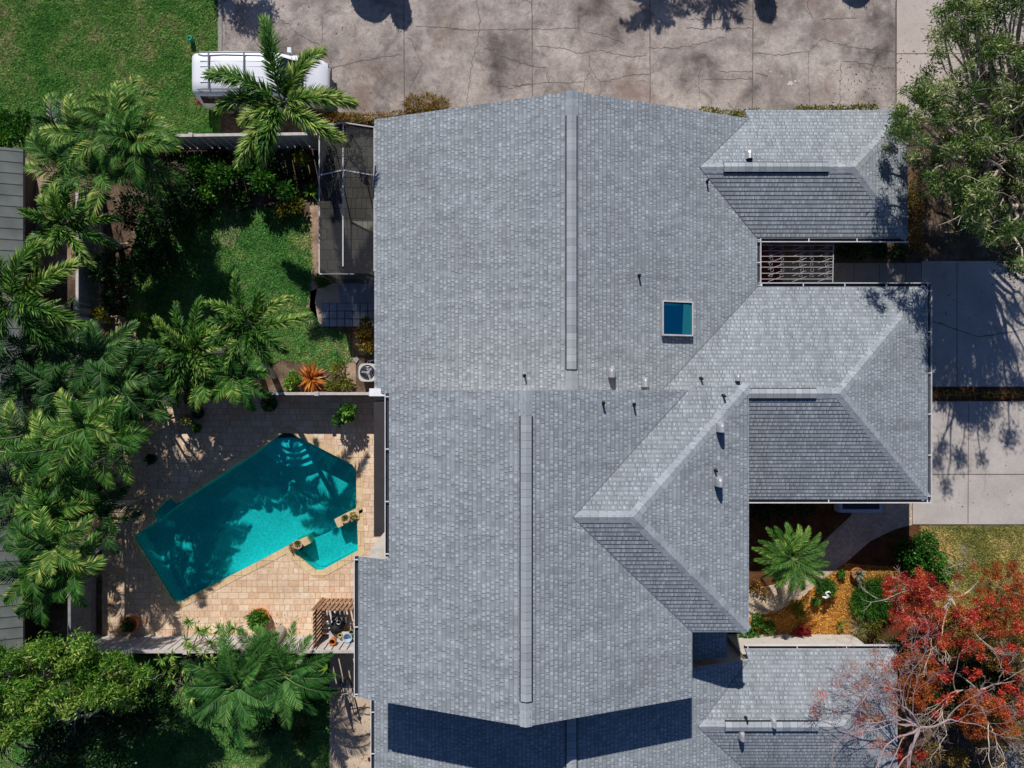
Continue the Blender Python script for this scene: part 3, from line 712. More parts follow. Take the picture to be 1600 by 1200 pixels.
mb = MB(); mb.box(14.95, 15.0, -3.4, -.7, .02, 2.2); mb.build('garage_door', M['white'], T1); mb = MB(); mb.box(14.95, 15.0, .1, 2.8, .02, 2.2); mb.build('garage_door', M['white'], T1)
# framed box window by the garage wall
mb = MB(); a = at(1312, 0, 1.0); b = at(1379, 0, 1.0); y0 = at(0, 801, 1.0)[1]; yb = -3.86
for q in ((a[0], b[0], y0, y0+.13), (a[0], a[0]+.11, y0+.132, yb), (b[0]-.11, b[0], y0+.132, yb)): mb.box(*q, .5, 1.0)
bw = mb.build('box_window', M['blueish'], T1); mb = MB(); mb.box(a[0]+.1, b[0]-.1, y0+.1, yb, .6, .93); mb.build('pane', M['window_glass'], bw)
# skylight
s0 = put(1033, 470, fE); s1 = put(1081, 526, fE)
sx0, sx1, sy0, sy1 = s0[0], s1[0], s1[1], s0[1]
def sky_z(x): return fE(x, 0)
fr = MB(); w = .05; hh = .22
def slanted(mb, x0, x1, y0, y1, zl, zh, m=0):
    v = [(x, y, sky_z(x)+q) for q in (zl, zh) for x, y in ((x0, y0), (x1, y0), (x1, y1), (x0, y1))]
    mb.add(v, [(0,3,2,1),(4,5,6,7),(0,1,5,4),(1,2,6,5),(2,3,7,6),(3,0,4,7)], .5, m)
SK = bpy.data.objects.new('skylight', None); col.objects.link(SK); SK.parent = T1
slanted(fr, sx0, sx1, sy0, sy0+w, -.02, hh); slanted(fr, sx0, sx1, sy1-w, sy1, -.02, hh); slanted(fr, sx0, sx0+w, sy0+w+.001, sy1-w-.001, -.02, hh); slanted(fr, sx1-w, sx1, sy0+w+.001, sy1-w-.001, -.02, hh)
fr.build('frame', M['alu'], SK)
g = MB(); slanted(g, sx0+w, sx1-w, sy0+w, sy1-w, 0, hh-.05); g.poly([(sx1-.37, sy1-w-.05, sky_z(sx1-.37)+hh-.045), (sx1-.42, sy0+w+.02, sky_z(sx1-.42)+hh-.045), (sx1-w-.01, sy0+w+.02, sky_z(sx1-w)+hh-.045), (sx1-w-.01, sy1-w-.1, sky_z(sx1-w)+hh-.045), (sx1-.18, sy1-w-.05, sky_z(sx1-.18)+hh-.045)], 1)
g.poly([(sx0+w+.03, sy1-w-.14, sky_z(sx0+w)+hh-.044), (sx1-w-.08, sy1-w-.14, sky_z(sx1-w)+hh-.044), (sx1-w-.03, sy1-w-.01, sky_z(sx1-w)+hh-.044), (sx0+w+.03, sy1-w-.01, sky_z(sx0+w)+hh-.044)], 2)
g.build('glass', [M['skyglass'], M['skyglass2'], NT('skylight shaft shade').fin((.0, .07, .12), .3, .4)], SK)  # lit and shaded shaft sides are patches painted on the glass

# --- middle unit (two storeys)
XM = .424; ZM = 7.85
mW = lambda x, y: ZM-SL*(XM-x)
mE = lambda x, y: ZM-SL*(x-XM)
T2 = townhouse((1, -5, 0), 'tall middle townhouse with grey hip and gable roof beside the pool')
mb = MB()
roof_poly(mb, z(mW, (XM, -.19), (-3.973, -.19), (-3.973, -5.68), (-5.05, -5.68), (-5.05, -10.31), (XM, -10.31)), (-1, 0), (.6, .04))
roof_poly(mb, z(mE, (XM, -.19), (XM, -10.31), (5.93, -10.31), (5.93, -8.16), (1.87, -4.10), (5.78, -.19)), (1, 0), (1.6, .1))
zw = mE(1.87, 0); zwe = zw-SL*4.06
wn = lambda x, y: zw-SL*(y+4.10); ws = lambda x, y: zw+SL*(y+4.10); we = lambda x, y: zw-SL*(x-3.73)
roof_poly(mb, z(wn, (1.87, -4.10), (5.93, -.04), (7.79, -.04), (3.73, -4.10)), (0, 1), (.1, .12))
roof_poly(mb, z(ws, (1.87, -4.10), (3.73, -4.10), (7.79, -8.16), (5.93, -8.16)), (0, -1), (.9, .05))
roof_poly(mb, z(we, (3.73, -4.10), (7.79, -.04), (7.79, -8.16)), (1, 0), (.4, .09))
R2 = mb.build('roof', [M['shingle'], M['fascia']], T2)
mb = MB(); y1 = at(0, 650, ZM)[1]; y2 = at(0, 1096, ZM)[1]
caps(R2, ((XM, -.19, ZM), (XM, y1, ZM)), ((XM, y2, ZM), (XM, -10.34, ZM)), ((1.9, -4.10, zw), (3.73, -4.10, zw)), ((3.73, -4.10, zw), (7.76, -.07, zwe+.01), 1), ((3.73, -4.10, zw), (7.76, -8.13, zwe+.01), 1))
valley(R2, ((1.87, -4.10, zw), (5.75, -.21, mE(5.75, 0))), ((1.87, -4.10, zw), (5.91, -8.14, mE(5.91, 0))))
ridge_vent(R2, (XM, y1, ZM), (XM, y2, ZM))
for a in ((942, 630, mE), (990, 632, mE), (1130, 619, wn), (1117, 735, we)): pipe(R2, *a)
hood(R2, 1124, 667, we, .26, .3, h=.42); hood(R2, 1121, 751, we, .26, .3, h=.42)
gutter(T2, (-3.98, -5.6), (-3.98, -.3), (-1, 0), mW(-3.973, 0)); gutter(T2, (-5.06, -10.3), (-5.06, -5.68), (-1, 0), mW(-5.05, 0))
wallset(T2, [(-4.65, -3.62, -10.0, -5.4, 0, 5.85), (-3.6, 5.55, -10.0, -.35, 0, 5.8), (5.56, 7.4, -7.8, -.35, 0, 5.75), (-4.95, -3.63, -5.38, -.36, 0, 2.6)],
        [[(-4.6, -10.0, 5.7), (5.5, -10.0, 5.7), (XM, -10.0, ZM-.2)], [(-3.6, -.35, 5.8), (5.5, -.35, 5.8), (XM, -.35, ZM-.2), (-3.6, -.35, 6.2)]])
mb = MB(); mb.box(-5.12, -3.62, -5.66, -.62, 2.62, 2.72); mb.build('balcony_roof', M['bronze'], T2)
# party wall cap by the pool
mb = MB(); a = at(577, 607, 2.9); b = at(606, 619, 2.9); mb.box(a[0], b[0], b[1], a[1], .02, 2.9); mb.build('party_wall', M['white'], T2)
# lower roof tucked between the wing and the lower unit
mb = MB(); lf = lambda x, y: 2.75+SL*.6*(7.95-x)
roof_poly(mb, z(lf, (5.57, -7.82), (7.95, -7.82), (7.95, -10.12), (5.57, -10.12)), (1, 0)); mb.build('lower_roof', [M['shingle'], M['fascia']], T2)
window(T2, -2.5, -1.0, -10.003, 4.0, 5.2, -1)

# --- lower (south) unit
T3 = townhouse((2, -15, 0), 'lower townhouse whose grey roof lies partly in deep shadow at the bottom edge')
mb = MB()
roof_poly(mb, z(fW, (-5.085, -10.15), (-5.085, -20.5), (XR, -20.5), (XR, -10.15)), (-1, 0), (.3, .02))
roof_poly(mb, z(fE, (XR, -10.15), (XR, -20.5), (9.06, -20.5), (9.06, -14.66), (6.63, -12.23), (8.71, -10.15)), (1, 0), (.4, .06))
zn3 = 2.8+SL*2.43
n3 = lambda x, y: ZE+SL*(-9.8-y); s3 = lambda x, y: ZE+SL*(y+14.66); h3 = lambda x, y: ZE+SL*(14.24-x)
roof_poly(mb, z(n3, (6.63, -12.23), (8.71, -10.15), (8.62, -9.8), (14.24, -9.8), (11.81, -12.23)), (0, 1), (.3, .05))
roof_poly(mb, z(s3, (6.63, -12.23), (11.81, -12.23), (14.24, -14.66), (9.06, -14.66)), (0, -1), (.3, .08))
roof_poly(mb, z(h3, (11.81, -12.23), (14.24, -9.8), (14.24, -14.66)), (1, 0), (.3, .03))
R3 = mb.build('roof', [M['shingle'], M['fascia']], T3)
caps(R3, ((XR, -10.15, ZR), (XR, -10.9, ZR))); xa = at(1133, 0, zn3)[0]; xb = at(1279, 0, zn3)[0]
caps(R3, ((6.68, -12.23, zn3), (xa, -12.23, zn3)), ((xb, -12.23, zn3), (11.81, -12.23, zn3)), ((11.81, -12.23, zn3), (14.2, -9.84, ZE+.01), 1), ((11.81, -12.23, zn3), (14.2, -14.62, ZE+.01), 1))
valley(R3, ((6.63, -12.23, zn3), (8.71, -10.15, ZE+.13)), ((6.63, -12.23, zn3), (9.06, -14.66, ZE)))
ridge_vent(R3, (XR, -10.9, ZR), (XR, -19.5, ZR)); ridge_vent(R3, (xa, -12.23, zn3), (xb, -12.23, zn3))
pipe(R3, 1165, 1122, n3); hood(R3, 1207, 1126, n3, .2, .3); hood(R3, 1158, 1147, s3, .2, .3)
gutter(T3, (-5.09, -20), (-5.09, -10.4), (-1, 0), ZE); gutter(T3, (8.6, -9.79), (14.3, -9.79), (0, 1), ZE)
wallset(T3, [(-4.75, 8.7, -20, -10.4, 0, 2.86), (8.71, 13.85, -14.3, -10.2, 0, 2.86)])

# --- neighbouring house at the left edge
T4 = thing('neighbour_house', (-22, -1, 0), 'house with ribbed grey green roof along the left edge', 'house')
mb = MB(); XE = at(36, 0, 2.0)[0]; fl = lambda x, y: 2.0+SL*(XE-x); ya = at(0, 233, 2.0)[1]; yb = at(0, 1062, 2.0)[1]
roof_poly(mb, z(fl, (XE, ya), (XE, yb), (XE-6, yb), (XE-6, ya)), (1, 0), course=False); 
fl2 = lambda x, y: 2.0+SL*6-SL*(XE-6-x)
roof_poly(mb, z(fl2, (XE-6, ya), (XE-6, yb), (XE-12, yb), (XE-12, ya)), (-1, 0), course=False); mb.build('roof', [M['seam'], M['fence_gray']], T4)
mb = MB(); mb.box(XE-11.2, XE-.8, yb+.4, ya-.4, 0, 2.2); mb.build('wall', M['bronze'], T4)

# ------------------------------------------------------------------ screened lanai
L1 = thing('screen_enclosure', at(540, 320), 'dark screened lanai with pitched aluminium frame beside the upper roof', 'screen room')
za, zb_ = 2.6, 3.1
xl = at(499, 0, za)[0]; xm = at(536, 0, zb_)[0]; xr = at(584, 0, 2.7)[0]; yt = at(0, 199, za)[1]; yb = at(0, 428, za)[1]; yc = at(0, 268, zb_)[1]
for a, b in (((xl, yt, za), (xl, yb, za)), ((xm, yt, zb_), (xm, yb+.2, zb_)), ((xr, yt, za), (xr, yb+.1, za)), ((xl, yt, za), (xm, yt, zb_)), ((xm, yt, zb_), (xr, yt, za)),
             ((xl, yc, za), (xm, yc+.05, zb_)), ((xm, yc+.05, zb_), (xr, yc, za)), ((xl, yb, za), (xm+.3, yb, za))):
    mb = MB(); mb.beam(a, b, .042, .05); mb.build('frame_beam', M['alu'], L1)
for p in ((xl, yt), (xl, yc), (xl, yb), (xr-.05, yt), (xm, yt)): mb = MB(); mb.beam((p[0], p[1], .02), (p[0], p[1], za), .04, .04); mb.build('frame_post', M['dark_alu'], L1)
for pl in ([(xl, yb, za-.02), (xm, yb, zb_-.02), (xm, yt, zb_-.02), (xl, yt, za-.02)], [(xm, yb, zb_-.02), (xr, yb, za-.02), (xr, yt, za-.02), (xm, yt, zb_-.02)],
           [(xl, yb, .02), (xl, yt, .02), (xl, yt, za-.03), (xl, yb, za-.03)], [(xl, yt, .02), (xr, yt, .02), (xr, yt, za-.03), (xl, yt, za-.03)], [(xl, yb, .02), (xr, yb, .02), (xr, yb, za-.03), (xl, yb, za-.03)]):
    mb = MB(); mb.poly(pl); mb.build('screen', M['screen'], L1)

# ------------------------------------------------------------------ fences
def fence(a, b, h, label, m='fence', board=.30, gap=.045, post=2.4, name='fence', pm=None):
    a = np.array(a[:2]); b = np.array(b[:2]); d = b-a; L = np.linalg.norm(d); d /= L
    t = thing(name, ((a[0]+b[0])/2, (a[1]+b[1])/2, 0), label, 'fence', 'board fences around the back gardens')
    mb = MB(); s = 0
    while s < L-.02:
        e = min(s+board*(1+.03*rng.normal()), L); p = a+d*s; q = a+d*(e-gap)
        mb.beam((*p, h*.5), (*q, h*.5), .025, h*1.0-.06, 0, rng.random()) ; s = e
    mb.build('board_panel', M[pm or m], t)
    mb = MB(); mb.beam((*a, h), (*b, h), .11, .06); mb.build('rail', M[m], t); mb = MB(); mb.beam((*(a+d*.01), .3), (*(b-d*.01), .3), .07, .09); mb.build('rail', M[m], t)
    k = max(1, round(L/post))
    for i in range(k+1):
        p = a+d*L*i/k; mb = MB(); mb.box(p[0]-.065, p[0]+.065, p[1]-.065, p[1]+.065, 0, h+.07); mb.box(p[0]-.08, p[0]+.08, p[1]-.08, p[1]+.08, h+.07, h+.10); mb.build('post', M[m], t)
    return t
fence(at(200, 213, 1.8), at(497, 209, 1.8), 1.8, 'slatted pale fence between the van and the shrubs', gap=.038)
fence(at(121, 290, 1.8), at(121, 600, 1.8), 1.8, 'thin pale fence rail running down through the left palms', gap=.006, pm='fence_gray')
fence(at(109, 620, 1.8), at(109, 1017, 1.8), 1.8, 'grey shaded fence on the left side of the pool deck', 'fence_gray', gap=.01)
fence(at(242, 615, 1.4), at(580, 615, 1.4), 1.4, 'low pale fence between the lawn and the pool deck', gap=.004)
fence(at(112, 1018, 1.8), at(558, 1018, 1.8), 1.8, 'bright slatted fence along the bottom of the pool deck')
fence(at(109, 1020, 1.8), at(109, 1060, 1.8), 1.8, 'short pale fence stub running down into the tree at lower left')

# pump enclosure
PE = thing('slat_screen', at(530, 965), 'brown wooden slat screen around the pool equipment by the roof edge', 'screen')
hz = 1.6; xa, y_n = at(505, 934)[0], at(505, 934)[1]; xb = at(590, 0)[0]; ys = at(0, 992)[1]
mb = MB(); n = 13
for i in range(n):
    x = xa+(xb-xa)*i/(n-.5); mb.box(x, x+.11, y_n-.03, y_n, .05, hz)
mb.box(xa, xb, y_n-.062, y_n-.032, .3, .38); mb.box(xa, xb, y_n-.062, y_n-.032, 1.25, 1.33)
mb.build('slat_panel', M['cedar'], PE)
mb = MB()
for i in range(9):
    y = ys+(y_n-.1-ys)*i/9; mb.box(xa, xa+.03, y, y+.095, .05, hz)
mb.box(xa+.032, xa+.06, ys, y_n-.07, .3, .38); mb.box(xa+.032, xa+.06, ys, y_n-.07, 1.25, 1.33)
mb.build('slat_panel', M['cedar'], PE)
mb = MB(); mb.box(xa-.04, xa+.04, y_n-.04, y_n+.04, 0, hz+.02); mb.build('post', M['cedar'], PE); mb = MB(); mb.box(xa-.04, xa+.04, ys-.04, ys+.04, 0, hz+.02); mb.build('post', M['cedar'], PE)
PP = thing('pool_pump', at(532, 970), 'pool pump and filter with white pipes inside the slat screen', 'pump')
def pp(px, py, zz): return at(px, py, zz)
mb = MB()
for ln in ([(517,953,.5),(517,990,.5)], [(504,974,.45),(516,974,.45)], [(504,982,.45),(524,981,.45),(524,967,.45)], [(504,990,.5),(523,989,.5)], [(511,953,.3),(511,961,.3),(508,961,.3)], [(522,955,.5),(525,958,.5)], [(508,971,.5),(519,972,.5)], [(544,979,.4),(556,967,.6)]):
    mb = MB(); mb.tube([pp(*p) for p in ln], .035, 8); mb.build('pipe', M['pvc'], PP)
mb = MB(); c = at(531, 973, .05); mb.lathe(c, [(.001, .9), (.15, .88), (.24, .7), (.26, .4), (.24, .02)], 18); mb.build('filter_tank', M['black'], PP, smooth=True)
mb = MB(); c = at(533, 965, 0); mb.box(c[0]-.35, c[0]+.3, c[1]-.12, c[1]+.12, .02, .35); mb.tube([(c[0]-.3, c[1]+.28, .3), (c[0]+.25, c[1]+.28, .3)], .11, 12); mb.build('motor', M['dark_alu'], PP)
mb = MB(); c = at(529, 972, .95); mb.tube([(c[0]+.08*math.cos(t), c[1]+.08*math.sin(t), .97) for t in np.linspace(0, 2*PI, 12)], .015, 5); mb.build('valve_handle', M['pvc'], PP)
def simple(name, label, cat, mb, m, **k): return tag(mb.build(name, m, smooth=k.pop('smooth', False)), label, cat, **k)
mb = MB(); c = at(520, 1002, 1.2); mb.lathe((c[0], c[1], 1.0), [(.001, .02), (.12, .02), (.13, .22), (.14, .3), (.11, .31), (.1, .2)], 16); c0 = c; simple('bucket', 'small red bucket beside the pool equipment against the fence', 'bucket', mb, M['terra'])
mb = MB(); c = at(543, 996, .9); mb.lathe((c[0], c[1], .72), [(.001, 0), (.12, .0), (.17, .2), (.19, .24), (.16, .24), (.14, .1)], 16); simple('basin', 'small pale blue basin on the shelf by the fence', 'basin', mb, M['blueish'])
mb = MB(); a = at(512, 990, .9); b = at(557, 1011, .9); mb.box(a[0], b[0], b[1], a[1], .66, .70)
for q in ((a[0], b[1]), (b[0]-.06, b[1]), (a[0], a[1]-.06), (b[0]-.06, a[1]-.06)): mb.box(q[0], q[0]+.06, q[1], q[1]+.06, .02, .658)
simple('potting_bench', 'low grey bench holding pots between slat screen and fence', 'bench', mb, M['fence'])
for i, (px, py, r, mm, lb) in enumerate(((531,993,.09,'ygreen','yellow pot nearest the pool equipment on the bench'), (549,988,.10,'hose','round green pot at the back of the bench'), (553,1003,.11,'agave','pale green bowl at the fence end of the bench'))):
    mb = MB(); c = at(px, py, .85); mb.lathe((c[0], c[1], .70), [(.001, 0), (r*.7, 0), (r, .16), (r*.8, .16), (r*.7, .08)], 12); simple('flower_pot', lb, 'pot', mb, M[mm])
mb = MB(); mb.lathe((c0[0]-.0, c0[1], .7), [(.08, 0), (.08, .31)], 8)

# ------------------------------------------------------------------ foliage generators
def leaves(mb, C, Rr, n, L, W, m=0, shell=.55, squash=.8, up=.35, rr=(0, 1)):
    """n leaf blades around centres C (k,3) with radii Rr (k,)"""
    C = np.asarray(C, float).reshape(-1, 3); Rr = np.broadcast_to(np.asarray(Rr, float), (len(C),))
    p = Rr**2/np.sum(Rr**2); idx = rng.choice(len(C), n, p=p)
    d = unit(rng.normal(size=(n, 3))); rad = (shell+(1-shell)*rng.random(n))*Rr[idx]*(.75+.35*rng.random(n))
    P = C[idx]+(d*rad[:, None] if shell > .12 else rng.normal(0, .40, (n, 3))*Rr[idx][:, None])*np.array((1, 1, squash))
    dr = unit(d+rng.normal(0, .8, (n, 3))+np.array((0, 0, up))); s = unit(np.cross(dr, rng.normal(size=(n, 3))))
    l = (L*(.6+.8*rng.random(n)))[:, None]; w = (W*(.6+.8*rng.random(n)))[:, None]/2
    mb.quads(np.stack([P, P+dr*l*.5+s*w, P+dr*l, P+dr*l*.5-s*w], 1), rr[0]+(rr[1]-rr[0])*np.clip(rng.normal(.46, .22, n)+.26*np.clip((P[:, 2]-C[idx][:, 2])/Rr[idx], -1, 1)+(rng.normal(0, .16, len(C)))[idx], 0, 1), m)  # tone lightens with height, painting lit tops on the clumps
def blades(mb, P, D, L, W, rnd, droop=.0, m=0):
    """two-segment blades from P along D"""
    P = np.asarray(P); D = unit(np.asarray(D)); n = len(P); L = np.broadcast_to(L, (n,))[:, None]; W = np.broadcast_to(W, (n,))[:, None]/2
    s = unit(np.cross(D, np.array((0, 0, 1.))+rng.normal(0, .35, (n, 3))))
    mid = P+D*L*.5; tip = P+D*L-np.array((0, 0, 1.))*L*droop
    mb.quads(np.stack([P-s*W*.5, P+s*W*.5, mid+s*W, mid-s*W], 1), rnd, m)
    mb.quads(np.stack([mid-s*W, mid+s*W, tip], 1), np.clip(np.asarray(rnd)+.14, 0, 1), m)  # paler outer half paints sunlit leaf tips
def frond(mb, o, az, L, e0, e1, n, ll, lw, style='feather', curl=0.0, base_rnd=None, m=0, mr=1):
    T = np.linspace(0, 1, 14); el = e0+(e1-e0)*T**1.1; A = az+curl*T**1.5
    d = np.stack([np.cos(A)*np.cos(el), np.sin(A)*np.cos(el), np.sin(el)], 1); step = L/13
    P = np.array(o)+np.concatenate([[np.zeros(3)], np.cumsum(d[:-1]*step, 0)])
    mb.tube(P, np.linspace(.028, .006, 14)*(.6+L*.25), 4, mr, .6, cap=False)
    t = np.repeat(np.linspace(.14, .99, n), 2); sg = np.tile([1, -1], n)
    if style == 'fox':
        k = 5; t = np.repeat(np.linspace(.10, 1.0, n), k)+rng.normal(0, .008, n*k); ph = np.tile(np.arange(k)*2*PI/k, n)+rng.random(n*k)*1.2
    t = np.clip(t, 0, 1); f = t*13; i = np.minimum(f.astype(int), 12); fr_ = (f-i)[:, None]
    p = P[i]*(1-fr_)+P[i+1]*fr_; fw = unit(d[i]*(1-fr_)+d[i+1]*fr_); sd = unit(np.cross(fw, (0, 0, 1.))); un = np.cross(sd, fw)
    if style == 'fox':
        lat = sd*np.cos(ph)[:, None]+un*np.sin(ph)[:, None]; ang = np.radians(62-25*t)
        D = fw*np.cos(ang)[:, None]+lat*np.sin(ang)[:, None]; ln = ll*(.55+.45*np.sin(PI*np.clip(t*.9+.08, 0, 1)))*(.85+.3*rng.random(len(t))); dr = .12
    else:
        ang = np.radians(68-38*t)+rng.normal(0, .06, len(t)); lift = {'feather': .30, 'arch': .12+.25*rng.random(), 'date': .35}[style]
        D = fw*np.cos(ang)[:, None]+sd*(sg*np.sin(ang))[:, None]+un*lift
        ln = ll*np.sin(PI*np.clip(t*.86+.10, 0, 1))**.7*(.9+.2*rng.random(len(t))); dr = .28 if style != 'date' else .08
    b = rng.random() if base_rnd is None else base_rnd
    blades(mb, p, D, ln, lw, np.clip(b*.45+.55*rng.random(len(t))*.9+.12*(t-.5), 0, 1), dr, m)
def stem(P0, P1, r0, r1, bow=.15, k=8):
    P0 = np.array(P0, float); P1 = np.array(P1, float); t = np.linspace(0, 1, k)[:, None]
    side = np.array((-(P1-P0)[1], (P1-P0)[0], 0)); side = side/(np.linalg.norm(side)+1e-6)
    return P0+(P1-P0)*t+side*bow*np.sin(PI*t), np.linspace(r0, r1, k)
GP = 'palms in the back gardens'
def palm(label, px, py, zc, n=9, L=1.8, style='fox', mat='fox', base=None, azs=None, e0=.75, e1=-.75, nl=34, ll=.42, lw=.05, r=.11, group=GP, lens=None, crowns=None, name='palm_tree', curlr=.25):
    c = at(px, py, zc); b = at(*base) if base else (c[0]+rng.normal(0, .1), c[1]+rng.normal(0, .1), 0)
    t = thing(name, (b[0], b[1], 0), label, 'palm', group)
    heads = [(c, n, L)]+[(at(*q[:3]), q[3], q[4]) for q in (crowns or [])]
    tr = MB(); cr = MB()
    for hi_, (hc, hn, hL) in enumerate(heads):
        P, R = stem((b[0]+.12*hi_, b[1]+.05*hi_, 0), (hc[0], hc[1], hc[2]-.1), r*1.25, r*.8); tr.tube(P, R, 8)
        az = azs if (azs and hi_ == 0) else [2*PI*(i+.35*rng.random())/hn+hi_ for i in range(hn)]
        for i, a in enumerate(az):
            l = (lens[i] if lens and hi_ == 0 else hL*(.8+.35*rng.random()))
            inner = (i % 3 == 2) and not azs
            frond(cr, (hc[0], hc[1], hc[2]+rng.normal(0, .12)), a+rng.normal(0, .06), l*(.8 if inner else 1), e0+rng.normal(0, .12)+(.3 if inner else 0), e1+rng.normal(0, .18)+(.5 if inner else 0), nl, ll, lw, style, rng.normal(0, curlr))
        for i in range(int(rng.integers(1, 4)) if hL > 1.2 else 0):
            frond(cr, (hc[0], hc[1], hc[2]-.15), rng.random()*2*PI, hL*(.6+.3*rng.random()), .1, -1.35, max(12, nl//2), ll*.8, lw*.7, style if style != 'fox' else 'feather', .9*rng.normal(), rng.random(), 2, 2)
    tr.build('trunk', M['ringbark'], t); cr.build('crown', [M[mat], M['rachis'], M['dead']], t)
    return t
def deg(*a): return [math.radians(x) for x in a]
# foxtail palm over the van
palm('tall bushy foxtail palm whose crown hangs over the white van', 440, 163, 5.0, base=(500, 233), azs=deg(101, 143, 62, 170, 9, 233, 252, 325, 205), lens=[3.1, 2.7, 2.5, 2.7, 2.5, 2.5, 2.2, 2.3, 1.5], L=2.7, e0=.35, e1=-.75, nl=66, ll=.56, lw=.05)
palm('large foxtail palm with long fronds at the left edge', 22, 470, 5.2, azs=deg(35, -17, 75, 110, 160, 200, 250, 300), lens=[2.4, 2.5, 2.2, 2.2, 2, 2.3, 2.3, 2.2], e0=.3, e1=-.5, nl=56, ll=.55, lw=.048)
palm('short full palm above the left fence rail', 100, 350, 4.0, n=11, L=1.75, e0=.4, e1=-.7, nl=36, ll=.38, lw=.05)
palm('leaning palm with curved pale trunk over the middle of the lawn', 392, 508, 5.2, n=11, L=1.75, base=(428, 588), e0=.45, e1=-.8, nl=36, ll=.34, lw=.045)
palm('low bright palm between the lawn and the pool fence, right of its twin', 368, 590, 2.7, n=11, L=1.6, style='feather', mat='areca', e0=.6, e1=-.8, nl=30, ll=.42, lw=.055)
palm('bright full palm left of the leaning palm on the lawn', 300, 548, 3.0, n=13, L=1.95, style='fox', e0=.5, e1=-.8, nl=36, ll=.36, lw=.05)
palm('lime fronded palm at the left end of the low pool fence', 318, 592, 2.6, n=10, L=1.35, style='feather', mat='areca', e0=.6, e1=-.8, nl=30, ll=.4, lw=.05, crowns=[(268, 590, 2.6, 8, 1.2)])
AR = dict(style='arch', mat='areca', e0=1.0, e1=-.75, nl=32, ll=.50, lw=.042, r=.05, curlr=.7)
palm('broad areca palm clump below the drain grate', 130, 215, 4.0, n=9, L=2.0, crowns=[(190, 205, 4.4, 9, 2.1), (165, 275, 4.0, 9, 2.0), (228, 262, 3.8, 9, 1.9), (110, 270, 3.4, 8, 1.6), (205, 185, 4.2, 9, 1.7), (215, 225, 4.8, 9, 1.9), (95, 205, 3.4, 7, 1.3)], **AR)
palm('curling areca palm clump left of the pool deck corner', 140, 668, 4.6, n=9, L=2.1, crowns=[(90, 700, 4.2, 8, 1.9), (190, 690, 4.0, 8, 1.7), (120, 740, 3.6, 8, 1.6), (45, 680, 4.0, 8, 1.8), (190, 640, 3.6, 7, 1.5)], **AR)
palm('yellow green areca palm clump beside the lower left fence', 90, 850, 4.2, n=10, L=1.9, crowns=[(60, 885, 4.0, 8, 1.7), (120, 885, 4.0, 9, 1.6), (95, 800, 3.6, 7, 1.6), (75, 920, 3.4, 7, 1.4)], **AR)
AD = dict(style='arch', mat='arecad', e0=.9, e1=-.7, nl=28, ll=.50, lw=.045, r=.05, curlr=.6)
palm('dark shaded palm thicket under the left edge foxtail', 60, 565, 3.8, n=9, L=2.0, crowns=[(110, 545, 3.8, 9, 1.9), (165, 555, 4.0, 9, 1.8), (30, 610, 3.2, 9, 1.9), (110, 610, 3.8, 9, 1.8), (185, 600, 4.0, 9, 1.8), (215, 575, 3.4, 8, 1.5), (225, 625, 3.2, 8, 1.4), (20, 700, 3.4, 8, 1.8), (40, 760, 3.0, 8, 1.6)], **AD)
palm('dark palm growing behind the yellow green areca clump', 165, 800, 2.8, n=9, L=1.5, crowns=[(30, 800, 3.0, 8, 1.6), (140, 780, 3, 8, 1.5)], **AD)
DT = dict(style='date', mat='date', e0=.5, e1=-.55, nl=64, ll=.42, lw=.024, r=.14)
palm('large deep green feather palm below the pool fence', 368, 1068, 3.0, n=24, L=2.25, **DT)
palm('feather palm beside the bottom fence, right of the largest one', 448, 1052, 2.8, n=20, L=2.0, **DT)
palm('small feather palm head poking over the bottom fence', 408, 1020, 2.4, n=11, L=1.25, **DT)
palm('pygmy date palm in the front garden beside the curved path', 1235, 872, 2.4, n=38, L=1.5, style='date', mat='sago', e0=.6, e1=-.7, nl=46, ll=.28, lw=.021, r=.09, group=None)

GS = 'shrubs in the back gardens'
def shrub(label, blobs, n, L=.14, W=.06, mat='shrub', group=GS, name='shrub', cat='shrub', flat=.8, up=.3, stemm='bark', shell=.5):
    """blobs: (px, py, z, r)"""
    C = [at(b[0], b[1], b[2]) for b in blobs]; R_ = [b[3] for b in blobs]
    x = float(np.mean([c[0] for c in C])); y = float(np.mean([c[1] for c in C]))
    t = thing(name, (x, y, 0), label, cat, group)
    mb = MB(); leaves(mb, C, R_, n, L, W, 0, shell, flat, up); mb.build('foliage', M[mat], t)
    mb = MB()
    for c, r in zip(C, R_):
        P, Q = stem((c[0]+(x-c[0])*.96, c[1]+(y-c[1])*.96, 0), (c[0], c[1], max(.05, c[2])), .02+.02*r, .008, .05, 5); mb.tube(P, Q, 5)
    mb.build('stem', M[stemm], t); return t
shrub('wide glossy green shrub under the slatted fence, left of the screen room', [(310,262,.9,.5), (345,275,1.0,.55), (385,262,.8,.5), (410,285,1.0,.5), (330,300,.7,.45), (445,300,.7,.4)], 4200, .16, .075)
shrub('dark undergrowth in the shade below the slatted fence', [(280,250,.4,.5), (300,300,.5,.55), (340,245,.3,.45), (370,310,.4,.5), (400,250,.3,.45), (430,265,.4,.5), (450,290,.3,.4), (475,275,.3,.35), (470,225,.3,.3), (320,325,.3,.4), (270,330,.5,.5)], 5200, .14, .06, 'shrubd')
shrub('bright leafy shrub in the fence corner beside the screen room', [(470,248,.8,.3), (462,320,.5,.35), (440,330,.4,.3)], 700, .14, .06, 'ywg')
shrub('dark dense shrub at the left end of the back lawn', [(165,420,1.2,.7), (205,425,1.3,.7), (180,470,1.0,.6), (215,330,1.6,.9), (270,290,1.4,.8), (240,380,1.5,.8), (262,335,1.6,.8), (255,410,1.3,.7), (290,345,1.0,.6)], 10000, .15, .06, 'shrubd')
